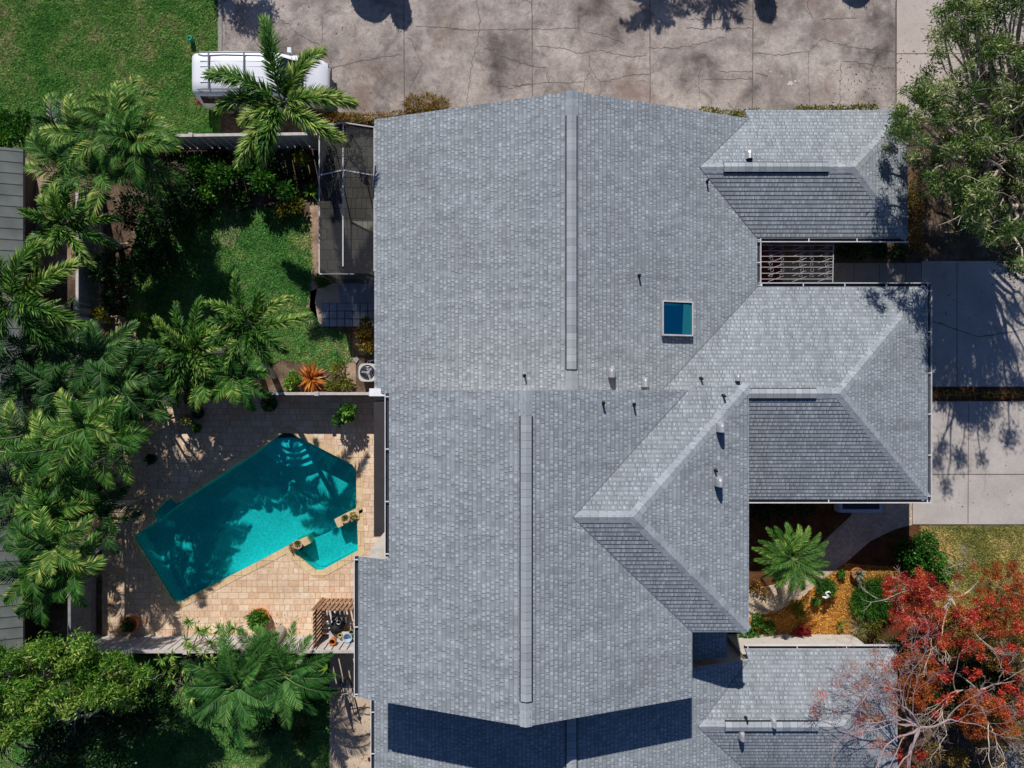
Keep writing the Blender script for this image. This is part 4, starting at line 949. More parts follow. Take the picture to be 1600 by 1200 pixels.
shrub('small lime green bush below the dark dense shrub', [(218,497,.9,.26), (208,505,.7,.2)], 360, .13, .08, 'lime')
shrub('small yellow green bush beside the fence rail', [(155,490,.9,.26), (168,498,.7,.18)], 300, .12, .07, 'ywg')
shrub('dark leafy shrub where the left fences meet', [(230,560,.8,.5), (205,590,.7,.5), (245,640,.5,.35)], 1800, .15, .06, 'shrubd')
shrub('croton bush with red and yellow leaves by the roof edge', [(568,520,.8,.30), (574,540,.7,.30), (572,505,.6,.25)], 700, .15, .07, 'croton')
shrub('little round green bush left of the patio slab', [(503,437,.35,.3)], 420, .10, .06, 'shrub')
shrub('lime green leafy bush left of the orange bromeliad', [(459,590,.4,.28), (452,600,.3,.22)], 420, .13, .07, 'lime')
shrub('leafy yellow green plant between bromeliad and air conditioner', [(520,600,.3,.25), (540,598,.35,.25), (530,575,.2,.25)], 420, .2, .05, 'ywg')
shrub('leafy green potted bush on the shaded side of the pool deck', [(540,648,.9,.36), (545,640,1.1,.28), (530,655,.7,.25)], 560, .14, .09, 'shrub')
def rosette(label, px, py, z, n, L, W, mat, name='bromeliad', cat='plant', e=(.2, 1.1), droop=.25, group=None):
    c = at(px, py, z); mb = MB(); a = rng.random(n)*2*PI; el = e[0]+(e[1]-e[0])*rng.random(n)
    D = np.stack([np.cos(a)*np.cos(el), np.sin(a)*np.cos(el), np.sin(el)], 1)
    blades(mb, np.tile(c, (n, 1)), D, L*(.7+.5*rng.random(n)), W, rng.random(n), droop)
    return tag(mb.build(name, M[mat]), label, cat, group)
shrub('low bright green ground bush beside the corner of the ribbed roof', [(8,190,.1,.5), (28,205,.1,.45), (5,215,.1,.4), (35,185,.1,.35)], 2600, .12, .05, 'shrub', None, flat=.4)
rosette('large orange bromeliad beside the low pool fence', 487, 592, .08, 90, .75, .09, 'brom')
rosette('spiky green plant at the corner of the screen room', 487, 300, .1, 50, .45, .05, 'lime', 'spiky_plant')
# star-leaved dracaena clump
t = thing('dracaena', at(300, 1030), 'clump of star leaved dracaena stems beside the bottom fence', 'plant'); lf = MB(); st = MB()
rs = np.random.default_rng(3)
spots = [(296,972),(312,985),(322,985),(343,983),(367,982),(252,1030),(262,1045),(290,1000),(300,1012),(268,1062),(285,1042),(250,1075),(292,1070),(312,1050),(262,1095),(280,1110),(300,1090),(270,1130),(318,1020),(330,1005),(245,1110),(285,1135),(305,1075),(320,1075),(345,1000),(350,1015),(330,1030),(268,1025)]
for (px, py) in spots:
    zt = 1.7+rs.random()*.9; c = at(px, py, zt); n = 26; a = rs.random(n)*2*PI; el = -.1+1.0*rs.random(n)
    blades(lf, np.tile(c, (n, 1)), np.stack([np.cos(a)*np.cos(el), np.sin(a)*np.cos(el), np.sin(el)], 1), .36*(.7+.5*rs.random(n)), .04, .3+.7*rs.random(n), .3)
    P, Q = stem(at(296+rs.normal()*8, 1035+rs.normal()*12), c, .025, .015, .1, 5); st.tube(P, Q, 5)
lf.build('foliage', M['sago'], t); st.build('stem', M['bark'], t)

def tree(label, base, zfork, limbs, blobs, n, L, W, mat, barkm='bark', r0=.16, group=None, cat='tree', name='tree', twigs=0, twl=.9, shell=.35, flat=.75, up=.2, extra=None, nt=3):
    b = at(*base); t = thing(name, (b[0], b[1], 0), label, cat, group)
    tr = MB(); fork = np.array((b[0], b[1], zfork)); P, R_ = stem((b[0], b[1], 0), fork, r0*1.2, r0, .1, 6); tr.tube(P, R_, 9)
    C = [np.array(at(q[0], q[1], q[2])) for q in blobs]
    for i, c in enumerate(C):
        if rng.random() < limbs:
            P, R_ = stem(fork, c, r0*.55, .015, rng.normal(0, .3), 9); P[1:-1] += rng.normal(0, .07, P[1:-1].shape); tr.tube(P, R_, 6)
            for _ in range(twigs):
                k = rng.integers(4, 9); d = unit(rng.normal(size=3)*np.array((1, 1, .5))+unit(c-fork)*.6); p = P[k].copy(); pts = [p.copy()]
                for s in range(5): d = unit(d+rng.normal(0, .35, 3)); p = p+d*twl/5; pts.append(p.copy())
                tr.tube(pts, np.linspace(.014, .004, 6), nt, cap=False)
    tr.build('trunk', M[barkm], t)
    if n:
        mb = MB(); ms = [M[mat]]
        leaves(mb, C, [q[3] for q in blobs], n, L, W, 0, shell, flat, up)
        if extra:
            for e in extra:
                ms.append(M[e[0]]); leaves(mb, [at(*q[:3]) for q in e[1]], [q[3] for q in e[1]], e[2], L, W, len(ms)-1, shell, flat, up)
        mb.build('crown', ms, t)
    return t
# big olive-coloured tree, upper right
B = []
def fill(poly, z0, z1, n, r0, r1, seed):
    g = np.random.default_rng(seed); A = np.array(poly, float); out = []
    while len(out) < n:
        p = A.min(0)+g.random(2)*(A.max(0)-A.min(0))
        if inside(p[None], [tuple(q) for q in poly])[0]: out.append((p[0], p[1], z0+(z1-z0)*g.random(), r0+(r1-r0)*g.random()))
    return out
B = fill([(1470,-40),(1478,30),(1462,70),(1470,100),(1420,130),(1400,160),(1400,215),(1430,250),(1455,290),(1490,325),(1540,380),(1600,420),(1650,430),(1650,-40)], 3.8, 7.2, 240, .22, .46, 5)
B += fill([(1650,0),(1760,0),(1760,300),(1650,330)], 4.5, 7.0, 12, .3, .55, 11)+fill([(1620,60),(1760,60),(1760,360),(1630,360)], 4.8, 6.6, 22, .3, .5, 12)  # unseen outer crown clumps, added to shade the driveway
B += [(1395,205,4.2,.3), (1402,180,4.4,.3), (1470,20,6,.35), (1462,55,6,.35), (1385,235,3.8,.2), (1500,60,6,.4)]
tree('large grey green tree overhanging the upper right corner', (1500, 290), 2.6, .8, B, 74000, .16, .034, 'olive', 'palebark', .2, twigs=3, twl=1.1, shell=.0, flat=1.0, up=.1, extra=[('treed', fill([(1440,250),(1600,300),(1600,420),(1500,360)], 2.5, 4.5, 14, .5, .8, 9), 6000)])
B = fill([(-20,1010),(60,1010),(110,1000),(150,1008),(200,1030),(235,1055),(210,1085),(180,1100),(120,1110),(60,1130),(0,1160),(-30,1160)], 3.0, 4.8, 90, .28, .5, 6)
tree('spreading yellow green tree at the lower left corner', (120, 1075), 2.0, .8, B, 40000, .17, .042, 'tree', 'palebark', .15, twigs=3, twl=.8, shell=.0, flat=1.0)
B = fill([(-30,1120),(60,1110),(150,1080),(230,1060),(262,1110),(230,1180),(150,1230),(-30,1230)], 1.6, 2.8, 34, .5, .8, 8)
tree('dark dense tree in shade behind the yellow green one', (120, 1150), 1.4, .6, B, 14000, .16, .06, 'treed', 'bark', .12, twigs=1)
shrub('dark broadleaf shrub between the feather palms and the side patio', [(470,1040,1.0,.6), (492,1060,1.0,.5), (480,1100,.8,.5), (420,1130,.8,.6), (470,1150,.5,.4)], 3600, .15, .06, 'shrubd')
# sapling banana leaf
rosette('bright green split leaf hanging beside the bottom fence', 511, 1044, 1.3, 7, .75, .09, 'lime', 'banana_plant', 'plant', (-.3, .3), .3)

# hedges on the driveway side
def hedge(label, pts, r, n, mat, z=.35):
    bl = []
    for a, b in zip(pts[:-1], pts[1:]):
        k = max(2, int(math.hypot(b[0]-a[0], b[1]-a[1])/9))
        for i in range(k): t = i/k; bl.append((a[0]+(b[0]-a[0])*t, a[1]+(b[1]-a[1])*t, z, r*(.8+.4*rng.random())))
    return shrub(label, bl, n, .10, .045, mat, 'low hedges along the driveway', 'hedge', 'hedge')
hedge('rusty green hedge between the screen room and the cracked driveway', [(505,185),(560,186),(600,184),(650,177),(690,172)], .24, 2600, 'croton', .3)
shrub('golden brown grassy bush above the upper roof edge', [(645,162,.5,.34), (670,160,.5,.36), (690,164,.4,.3)], 1600, .2, .025, 'gold', None)
hedge('short green hedge at the right end of the upper gable', [(1098,172),(1120,176),(1145,180),(1190,174)], .17, 900, 'ywg', .25)
hedge('yellow green hedge along the top of the upper right roof', [(1243,173),(1280,171),(1330,170),(1375,168)], .17, 1400, 'ywg', .25)
hedge('brown and green ground hedge at the foot of the grey green tree', [(1425,280),(1435,330),(1430,380),(1445,400)], .3, 1400, 'croton', .3)
shrub('dark green low planting inside the entry court', [(1320,392,.3,.35), (1345,395,.3,.35), (1375,392,.3,.35), (1405,395,.3,.35)], 1500, .12, .06, 'shrubd', None)
hedge('dry planting strip between the two driveways', [(1440,616),(1520,616),(1610,616)], .14, 900, 'gold', .12)

# ------------------------------------------------------------------ front garden plants
GF = 'plants in the front garden'
shrub('dark green round clipped bush with a white ornament in the front garden', [(1291,918,.35,.42)], 2000, .09, .035, 'shrub', GF, flat=.8)
shrub('large round grassy green mound in the front garden', [(1362,930,.4,.75), (1385,925,.4,.75), (1350,945,.35,.6), (1372,945,.35,.7)], 9000, .20, .02, 'shrub', GF, flat=.6)
shrub('dark hedge bush between the path and the dry lawn', [(1420,860,.6,.55), (1445,850,.6,.55), (1460,875,.6,.5), (1430,882,.5,.45), (1475,895,.6,.4)], 4200, .11, .06, 'shrub', GF)
shrub('tiny bush beside the terracotta agave pot', [(1315,897,.2,.16)], 200, .09, .05, 'shrub', GF)
shrub('yellow flowering bush at the edge of the orange mulch', [(1245,947,.35,.28), (1250,960,.3,.22)], 700, .10, .05, 'ywg', GF)
shrub('low dark purple shrub below the flowering bush', [(1258,985,.2,.22), (1248,990,.2,.2)], 340, .12, .05, 'flower', GF)
shrub('leafy shrub with red leaves at the roof corner by the path', [(1185,970,.3,.3), (1200,978,.3,.25), (1165,990,.3,.3), (1180,995,.3,.2)], 1100, .12, .06, 'shrub', GF)
rosette('spiky cream and red bromeliad beside the pale side walk', 1200, 995, .15, 40, .42, .06, 'straw', 'bromeliad')
rosette('yellow bromeliad in the orange mulch near the side walk', 1311, 975, .1, 40, .36, .06, 'ywg', 'bromeliad')
rosette('straw coloured grass tuft left of the red tree', 1340, 978, .1, 160, .75, .02, 'straw', 'grass_tuft', 'plant')
shrub('red leaved small shrub under the left garden wall', [(1180,915,.2,.25), (1195,925,.2,.2)], 400, .1, .05, 'croton', GF)
shrub('low green shrub in the shade below the garage eave', [(1190,800,.4,.45), (1225,795,.4,.45), (1260,795,.4,.4)], 1500, .12, .06, 'shrubd', GF)
# red tree with bare limbs
def branchy(mb, p, d, L, r, depth, spread=.55, zf=.35, wig=.15, seglen=.16):
    n = max(4, int(L/seglen)); pts = [p.copy()]; q = p.copy(); dd = d.copy(); forks = []
    for i in range(n):
        dd = unit(dd+rng.normal(0, wig, 3)*np.array((1, 1, zf))); q = q+dd*L/n; pts.append(q.copy())
        if depth > 0 and i > n*.2 and rng.random() < 3.4/n: forks.append((q.copy(), dd.copy(), 1-.5*i/n))
    mb.tube(pts, np.linspace(r, max(.003, r*.45), len(pts)), 5 if r > .02 else 3, cap=False)
    forks.append((q.copy(), dd.copy(), .6))
    if depth > 0:
        for (f, fd, s) in forks: branchy(mb, f, unit(fd+rng.normal(0, spread, 3)*np.array((1, 1, zf))), L*.62*s*(.8+.5*rng.random()), r*.55, depth-1, spread, zf, wig, seglen)
def baretree(label, base, fork, dirs, L, r, depth, barkm, blobsets, LL, WW, group='leaf dropping trees in front of the lower house'):
    b = at(*base); t = thing('tree', (b[0], b[1], 0), label, 'tree', group); f = np.array(at(*fork)); tr = MB()
    P, R_ = stem((b[0], b[1], 0), f, r*1.9, r*1.3, .15, 7); tr.tube(P, R_, 8)
    dd_ = sorted(dirs); i = 0
    while i < len(dd_):
        k = int(rng.integers(2, 4)); g = dd_[i:i+k]; i += k
        am = sum(q[0] for q in g)/len(g)+rng.normal(0, .2); Lm = .5+.8*rng.random(); d = np.array((math.cos(am), math.sin(am), .35)); p = f.copy(); pts = [p.copy()]
        for _ in range(7): d = unit(d+rng.normal(0, .16, 3)); p = p+d*Lm/7; pts.append(p.copy())
        tr.tube(pts, np.linspace(r*1.7, r*1.0, 8), 6)
        for n_, (a, e, l) in enumerate(g): branchy(tr, pts[[7, 4, 6][n_ % 3]].copy(), np.array((math.cos(a)*math.cos(e), math.sin(a)*math.cos(e), math.sin(e))), l*(.7+.35*rng.random()), r*(.6+.4*rng.random()), depth)
    tr.build('trunk', M[barkm], t)
    mb = MB(); ms = []
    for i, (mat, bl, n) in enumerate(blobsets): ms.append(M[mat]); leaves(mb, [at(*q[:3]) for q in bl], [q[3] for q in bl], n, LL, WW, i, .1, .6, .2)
    mb.build('crown', ms, t); return t
RED = fill([(1385,905),(1430,890),(1470,905),(1475,960),(1440,985),(1385,960)], 2.7, 4.0, 80, .13, .28, 21)+fill([(1380,960),(1440,960),(1530,1000),(1540,1030),(1420,1010)], 2.6, 3.6, 36, .10, .22, 22)+fill([(1485,930),(1600,925),(1610,985),(1500,1000)], 2.7, 3.8, 40, .10, .24, 23)
baretree('red leaved tree with pale forked limbs beside the grassy mound', (1440, 908), (1486, 934, 2.3), [(a, e, l) for a, e, l in zip(deg(178, 195, 215, 150, 120, 235, 20, -15, -50, -75, 80, 100), [.25, .3, .4, .5, .3, .4, .3, .4, .3, .5, .4, .3], [2.4, 1.9, 1.8, 1.8, 2.6, 1.4, 2.4, 2.2, 1.8, 1.2, 1.6, 1.2])], 2, .022, 3, 'palebark',
    [('redleaf', RED, 16500), ('orleaf', RED[::4], 2600), ('orleaf', fill([(1490,900),(1560,870),(1620,890),(1620,990),(1520,1000),(1490,960)], 2.4, 3.6, 80, .12, .28, 24), 9500)], .085, .026)
baretree('tall tangle of rust leaves and bare twigs at the right bottom corner', (1475, 1045), (1530, 1080, 2.2), [(a, e, l) for a, e, l in zip(deg(0, 40, 80, 120, 160, 200, 240, 280, 320, 345), [.4]*10, [2.2, 1.8, 2, 1.8, 2.2, 2.4, 2.2, 1.8, 2, 2])], 2, .022, 3, 'palebark',
    [('orleaf', fill([(1400,1020),(1450,1010),(1475,1060),(1440,1110),(1400,1090)], 2.0, 3.4, 60, .12, .28, 25), 9000), ('orleaf', fill([(1500,1080),(1570,1080),(1590,1150),(1500,1150)], 2.2, 3.4, 60, .12, .28, 26), 9500), ('redleaf', fill([(1420,990),(1600,1010),(1600,1150),(1440,1130)], 2.4, 3.6, 50, .1, .22, 41), 7000),
     ('gold', fill([(1520,980),(1620,990),(1620,1060),(1560,1050),(1500,1010)], 2.0, 3.0, 50, .15, .32, 27), 9500), ('redleaf', fill([(1400,1165),(1440,1175),(1440,1215),(1400,1215)], 2, 2.8, 6, .2, .3, 28), 2200), ('gold', fill([(1570,1120),(1620,1120),(1620,1200),(1570,1200)], 2, 2.8, 8, .3, .4, 29), 3000)], .085, .028)
# bare tree leaning over the lower roof
baretree('nearly bare lilac grey tree reaching over the lower roof', (1420, 1100), (1436, 1136, 4.2), [(a, e, l) for a, e, l in zip(deg(225, 212, 200, 190, 180, 170, 160, 150, 140, 130, 118, 106, 240, 255, 92, 20, -30, 60), [.15]*18, [2.4, 2.6, 2.5, 2.8, 2.7, 2.8, 2.7, 2.8, 2.6, 2.7, 2.5, 2.3, 2.4, 2.0, 2.0, 1.6, 1.8, 1.6])], 2, .026, 4, 'twig',
    [('redleaf', fill([(1250,1110),(1350,1000),(1400,1010),(1400,1180),(1300,1190)], 4.0, 4.9, 30, .15, .3, 30), 1400), ('orleaf', fill([(1330,1020),(1400,1010),(1410,1180),(1340,1190)], 3.6, 4.4, 24, .15, .3, 31), 2200)], .06, .026)
shrub('dark green undergrowth beneath the red tree', fill([(1380,990),(1470,1000),(1600,1030),(1600,1120),(1500,1120),(1400,1110)], .5, 1.3, 26, .35, .55, 32), 12000, .12, .05, 'shrubd', GF)
shrub('mixed golden shrubs under the rust leaved tree', fill([(1430,1010),(1620,980),(1640,1220),(1400,1220),(1400,1060)], .5, 1.6, 44, .3, .5, 33), 17000, .10, .04, 'gold', GF)
shrub('rust and green low thicket right of the grassy mound', fill([(1400,960),(1480,950),(1620,900),(1620,1000),(1440,1010)], .3, 1.0, 26, .25, .45, 34), 9000, .10, .035, 'croton', GF)
shrub('pale green small shrub at the end of the side walk', [(1365,975,.5,.35), (1350,990,.4,.3), (1375,1000,.4,.3)], 700, .12, .04, 'ywg', GF)

# ------------------------------------------------------------------ pots, ornaments
def pot(label, px, py, r, h, m, plant=None, n=160, L=.25, W=.06, zb=.045, group='potted plants around the pool', pr=None, hz=None):
    c = at(px, py, zb); t = thing('potted_plant', c, label, 'potted plant', group)
    mb = MB(); mb.lathe(c, [(.001, 0), (r*.62, 0), (r*.9, h*.55), (r, h), (r*.88, h), (r*.82, h*.85), (.001, h*.84)], 20); mb.build('pot', M[m], t, smooth=False)
    if plant:
        mb = MB(); pr = pr or r
        if plant in ('agave', 'date_r'):
            a = rng.random(n)*2*PI; el = .1+1.1*rng.random(n); blades(mb, np.tile((c[0], c[1], c[2]+h), (n, 1)), np.stack([np.cos(a)*np.cos(el), np.sin(a)*np.cos(el), np.sin(el)], 1), L, W, rng.random(n), .1)
        else: leaves(mb, [(c[0], c[1], c[2]+h+pr*.5)], [pr], n, L, W, 0, .3)
        mb.build('foliage', M['agave' if plant == 'agave' else 'date' if plant == 'date_r' else plant], t)
    return t
pot('dark pot with rounded agave beside the low pool fence', 426, 630, .34, .45, 'darkpot', 'date_r', 60, .4, .06)
pot('blue glazed pot in the shaded corner of the pool deck', 297, 657, .24, .4, 'bluepot', 'croton', 120, .12, .05)
pot('plain dark pot at the shaded deck corner', 315, 645, .24, .35, 'darkpot', 'shrubd', 90, .12, .05)
pot('small leafy pot below the blue glazed pot', 312, 668, .16, .25, 'darkpot', 'shrub', 200, .15, .05)
pot('terracotta pot with dark plant in the lower left deck corner', 211, 970, .33, .5, 'terra', 'shrubd', 260, .14, .06, pr=.24)
pot('wide terracotta pot with spreading green bush near the bottom fence', 410, 962, .42, .35, 'terra', 'shrub', 900, .14, .06, pr=.42)
pot('small dark pot in shade at the left deck edge', 242, 716, .2, .3, 'darkpot', 'shrubd', 160, .14, .05)
pot('terracotta pot with blue grey agave in the front garden', 1334, 893, .24, .35, 'terra', 'agave', 46, .34, .045, .02, GF)
pot('small dark potted shrub in the orange mulch', 1270, 937, .16, .25, 'darkpot', 'shrub', 260, .09, .04, .02, GF)
# planter blocks by the spa
for i, (q, lb) in enumerate((([(455,849),(480,838),(486,848),(460,861)], 'stone planter block on the left end of the spa wall'), ([(523,811),(561,792),(562,809),(529,824)], 'stone planter block on the right end of the spa wall'))):
    t = thing('stone_planter', (*at(*np.mean(q, 0))[:2], -.2), lb, 'planter', 'stone planters on the spa wall')
    mb = MB(); mb.prism(ccw(G(*q)), -1.04, .10); mb.build('block', M['coping'], t)
    c = at(*np.mean(q, 0))
    mb = MB(); mb.lathe((c[0]-.05, c[1]+.02, .10), [(.08, 0), (.17, .14), (.19, .2), (.15, .2), (.1, .12), (.001, .12)], 16); mb.build('bowl', M['stone'], t)
    mb = MB(); a = rng.random(40)*2*PI; el = .2+rng.random(40); blades(mb, np.tile((c[0]-.05, c[1]+.02, .22), (40, 1)), np.stack([np.cos(a)*np.cos(el), np.sin(a)*np.cos(el), np.sin(el)], 1), .2, .04, rng.random(40), .2)
    leaves(mb, [(c[0]+(.25 if i else -.3), c[1]+(.12 if i else -.1), .16)], [.14], 120, .09, .04); mb.build('foliage', M['croton' if i == 0 else 'ywg'], t)
# white ornament on the round bush: curved bird
mb = MB(); c = at(1292, 929, .7); pts = [(c[0]-.16, c[1]-.10, .66), (c[0]-.05, c[1]-.12, .72), (c[0]+.05, c[1]-.04, .75), (c[0]-.05, c[1]+.03, .76), (c[0]-.08, c[1]+.10, .78), (c[0]+.04, c[1]+.14, .80), (c[0]+.12, c[1]+.09, .78)]
mb.tube(pts, [.03, .055, .05, .035, .03, .03, .012], 8); simple('garden_ornament', 'small white curled bird ornament on the round dark bush', 'ornament', mb, M['white'], smooth=True)

# air conditioner
AC = thing('air_conditioner', at(573, 584), 'round grey air conditioner condenser against the upper house wall', 'air conditioner')
c = at(574, 582, .8); r = .36
mb = MB(); pts = []
for k in range(28):
    a = 2*PI*k/28; s = (abs(math.cos(a))**4+abs(math.sin(a))**4)**(-.25); pts.append((c[0]+r*s*math.cos(a)*.97, c[1]+r*s*math.sin(a)))
inner = [(c[0]+.30*math.cos(2*PI*k/28), c[1]+.30*math.sin(2*PI*k/28)) for k in range(28)]
n = 28; V = [(p[0], p[1], .04) for p in pts]+[(p[0], p[1], .82) for p in pts]+[(p[0], p[1], .82) for p in inner]+[(p[0], p[1], .55) for p in inner]
mb.add(V, [(i, (i+1) % n, n+(i+1) % n, n+i) for i in range(n)]+[(n+i, n+(i+1) % n, 2*n+(i+1) % n, 2*n+i) for i in range(n)]+[(2*n+i, 2*n+(i+1) % n, 3*n+(i+1) % n, 3*n+i) for i in range(n)])
mb.build('casing', M['alu'], AC)
mb = MB(); mb.lathe((c[0], c[1], .56), [(.001, .0), (.299, 0)], 28); mb.build('fan_well', M['black'], AC)
mb = MB(); mb.lathe((c[0], c[1], .70), [(.001, .06), (.07, .05), (.08, 0)], 14)
for k in range(3): a = .9+k*2*PI/3; mb.beam((c[0]+.06*math.cos(a), c[1]+.06*math.sin(a), .72), (c[0]+.28*math.cos(a), c[1]+.28*math.sin(a), .71), .07, .015)
mb.build('fan', M['galv'], AC)
mb = MB()
for rr in (.12, .18, .24): mb.tube([(c[0]+rr*math.cos(t), c[1]+rr*math.sin(t), .815) for t in np.linspace(0, 2*PI, 24)], .004, 3, cap=False)
mb.build('grille', M['galv'], AC)
mb = MB()
for o_ in (0, .09): mb.tube([(c[0]-.1+o_, c[1]+.36, .3), (c[0]-.08+o_, c[1]+.46, .33), (c[0]+.05+o_, c[1]+.5, .33), (c[0]+.3, c[1]+.48-o_*.5, .3)], .02, 6)
mb.build('refrigerant_line', M['alu'], AC)
mb = MB(); c = at(556, 562); q = [(c[0]-.12, c[1]-.02), (c[0]+.02, c[1]-.16), (c[0]+.14, c[1]+.02), (c[0]+.05, c[1]+.15)]; mb.prism([(a, b, 0) for a, b in q], .005, .06); simple('stepping_stone', 'small angular grey stepping stone above the air conditioner', 'stone', mb, M['walk_conc'])

# overhead iron trellis in the entry court
TR = thing('iron_trellis', at(1245, 415), 'white ornamental iron trellis spanning the entry court over red tiles', 'trellis')
zt = 2.45; x0 = 9.25; x1 = at(1301, 0, zt)[0]; y0 = at(0, 441, zt)[1]; y1 = at(0, 381, zt)[1]
for i, py in enumerate((383, 392, 400.5, 409, 417.5, 427, 436)): y = at(0, py, zt)[1]; mb = MB(); mb.beam((x0, y, zt), (x1, y, zt), .022, .022); mb.build('bar', M['iron'], TR)
mb = MB(); mb.beam((x1, y0, zt), (x1+.03, y1, zt), .03, .03); mb.build('bar', M['iron'], TR)
mb = MB()
for cx_ in (1205, 1222, 1252, 1268, 1292):
    for py in (387, 396, 405, 413, 422, 431):
        c = at(cx_+rng.normal(0, .6), py, zt); mb.tube([(c[0]+(.03+.05*t/6)*math.cos(t+py), c[1]+(.03+.05*t/6)*math.sin(t+py), zt) for t in np.linspace(0, 6.3, 12)], .006, 4, cap=False)
mb.build('scroll', M['iron'], TR)
for cx_ in (1200, 1238, 1278):
    for py in (391, 401, 411, 421, 431, 440):
        a = at(cx_, py, zt); b = at(cx_+22, py-8, zt); mb = MB(); mb.beam(a, b, .014, .014); mb.build('diagonal_bar', M['iron'], TR)
flat('entry_tiles', G((1175,385),(1222,385),(1222,470),(1175,470)), .026, 'redmat')

# drain grate, green cap
DG = thing('storm_drain', at(93, 174), 'concrete storm drain with slotted grate in the lawn above the palms', 'drain')
a = at(74, 157); b = at(112, 192); mb = MB()
for q in ((a[0], b[0], a[1]-.14, a[1]), (a[0], b[0], b[1], b[1]+.14), (a[0], a[0]+.14, b[1]+.141, a[1]-.141), (b[0]-.14, b[0], b[1]+.141, a[1]-.141)): mb.box(*q, 0, .07)
mb.build('frame', M['walk_conc'], DG)
mb = MB(); k = 10
for i in range(k): x = a[0]+.16+(b[0]-a[0]-.34)*i/(k-1); mb.box(x-.018, x+.018, b[1]+.145, a[1]-.145, .02, .055)
mb.build('grate', M['galv'], DG); mb = MB(); mb.box(a[0]+.142, b[0]-.142, b[1]+.142, a[1]-.142, 0, .012); mb.build('pit', M['black'], DG)
mb = MB(); c = at(301, 65); mb.lathe((c[0], c[1], 0), [(.10, 0), (.10, .32), (.07, .33), (.06, .28), (.001, .28)], 16); simple('pipe_cap', 'small green capped pipe standing in the lawn above the van', 'pipe', mb, M['green_cap'])

# tapered post and clutter on the side patio
mb = MB(); c = at(536, 1066); mb.lathe((c[0], c[1], .012), [(.17, 0), (.16, .1), (.06, .35), (.09, .6), (.14, 1.0), (.09, 1.25), (.03, 1.4), (.001, 1.42)], 12) if False else None
CY = thing('closed_umbrella', at(536, 1066), 'slim closed dark patio umbrella standing on the tan side patio', 'umbrella')
c = at(536, 1066)
mb = MB(); mb.lathe((c[0], c[1], .012), [(.001, .5), (.06, .55), (.11, .75), (.09, 1.1), (.05, 1.5), (.015, 1.75), (.001, 1.76)], 10); mb.build('canopy', M['bronze'], CY)
mb = MB(); mb.lathe((c[0], c[1], .012), [(.02, .0), (.02, .6)], 8); mb.build('pole', M['dark_alu'], CY); mb = MB(); mb.lathe((c[0], c[1], .012), [(.16, 0), (.16, .06), (.03, .09)], 12); mb.build('base', M['dark_alu'], CY)
BK = thing('bicycle', at(556, 1078), 'bicycle leaning in the corner below the middle roof edge', 'bicycle')
def wheel(c, tname):
    m_ = MB(); d = np.array((.25, -.97, 0)); m_.tube([np.array(c)+.32*(math.cos(t)*d+math.sin(t)*np.array((0, 0, 1))) for t in np.linspace(0, 2*PI, 25)], .02, 5, cap=False)
    w_ = m_.build('wheel', M['rubber'], BK); m2 = MB()
    for k in range(10): a = k*2*PI/10; m2.beam(c, np.array(c)+.31*(math.cos(a)*d+math.sin(a)*np.array((0, 0, 1))), .006, .006)
    m2.build('spokes', M['galv'], w_)
ca = at(549, 1066); cb = at(557, 1098); wa = (ca[0]-.0, ca[1], .34); wb = (cb[0], cb[1], .34); wheel(wa, ''); wheel(wb, '')
mb = MB(); A_ = np.array(wa); B_ = np.array(wb); s1_ = B_+(A_-B_)*.3+(0, 0, .35); h1 = A_+(B_-A_)*.12+(0, 0, .40); bb = B_+(A_-B_)*.42+(0, 0, -.05)
for p, q in ((A_, h1), (h1, s1_), (s1_, bb), (bb, h1), (B_, s1_), (B_, bb)): mb.beam(p, q, .03, .03)
mb.build('frame', M['galv'], BK)
mb = MB(); mb.beam(h1+(0, 0, .1)+np.array((-.28, -.05, 0)), h1+(0, 0, .1)+np.array((.28, .05, 0)), .025, .025); mb.beam(h1, h1+(0, 0, .1), .02, .02); mb.build('handlebar', M['galv'], BK)
mb = MB(); sp = s1_+(0, 0, .08); mb.lathe(tuple(sp), [(.001, .05), (.07, .04), (.09, 0)], 8); mb.build('saddle', M['rubber'], BK)
HR = MB(); c = at(574, 1108); HR.tube([(c[0]+.22*math.cos(t)*(1+.2*math.sin(3*t)), c[1]+.13*math.sin(t), .05+.01*t) for t in np.linspace(0, 6.6, 22)], .018, 5); simple('garden_hose', 'short loop of pale hose on the patio at the wall corner', 'hose', HR, M['stone'])
mb = MB(); c = at(579, 1185); mb.box(c[0]-.1, c[0]+.06, c[1]-.05, c[1]+.05, .015, .08); simple('brick', 'small dark red brick at the edge of the side patio', 'brick', mb, M['redmat'])
mb = MB(); a = at(181, 536); b = at(184, 550); mb.box(a[0]-.03, b[0]+.03, b[1], a[1], .01, .09); simple('brick', 'orange brick on the bare soil beside the left palms', 'brick', mb, M['terra'])

# plants inside the lanai
shrub('pale green potted foliage seen through the lanai screen', [(545,222,.5,.2), (515,240,.7,.25), (560,240,.6,.22), (562,252,.5,.2), (516,262,.5,.2)], 420, .12, .05, 'agave', None)
def logp(label, pts, r):
    mb = MB(); P = [at(*p) for p in pts]; mb.tube(P, np.linspace(r, r*.6, len(P)), 8); simple('fallen_branch', label, 'branch', mb, M['palebark'])
logp('pale curved branch lying above the dark shrub', [(140,378,.3),(160,382,.25),(180,382,.2),(200,380,.1)], .05)
logp('pale curved branch lying below the dark shrub', [(138,480,.3),(150,488,.3),(168,494,.3),(195,497,.2)], .05)

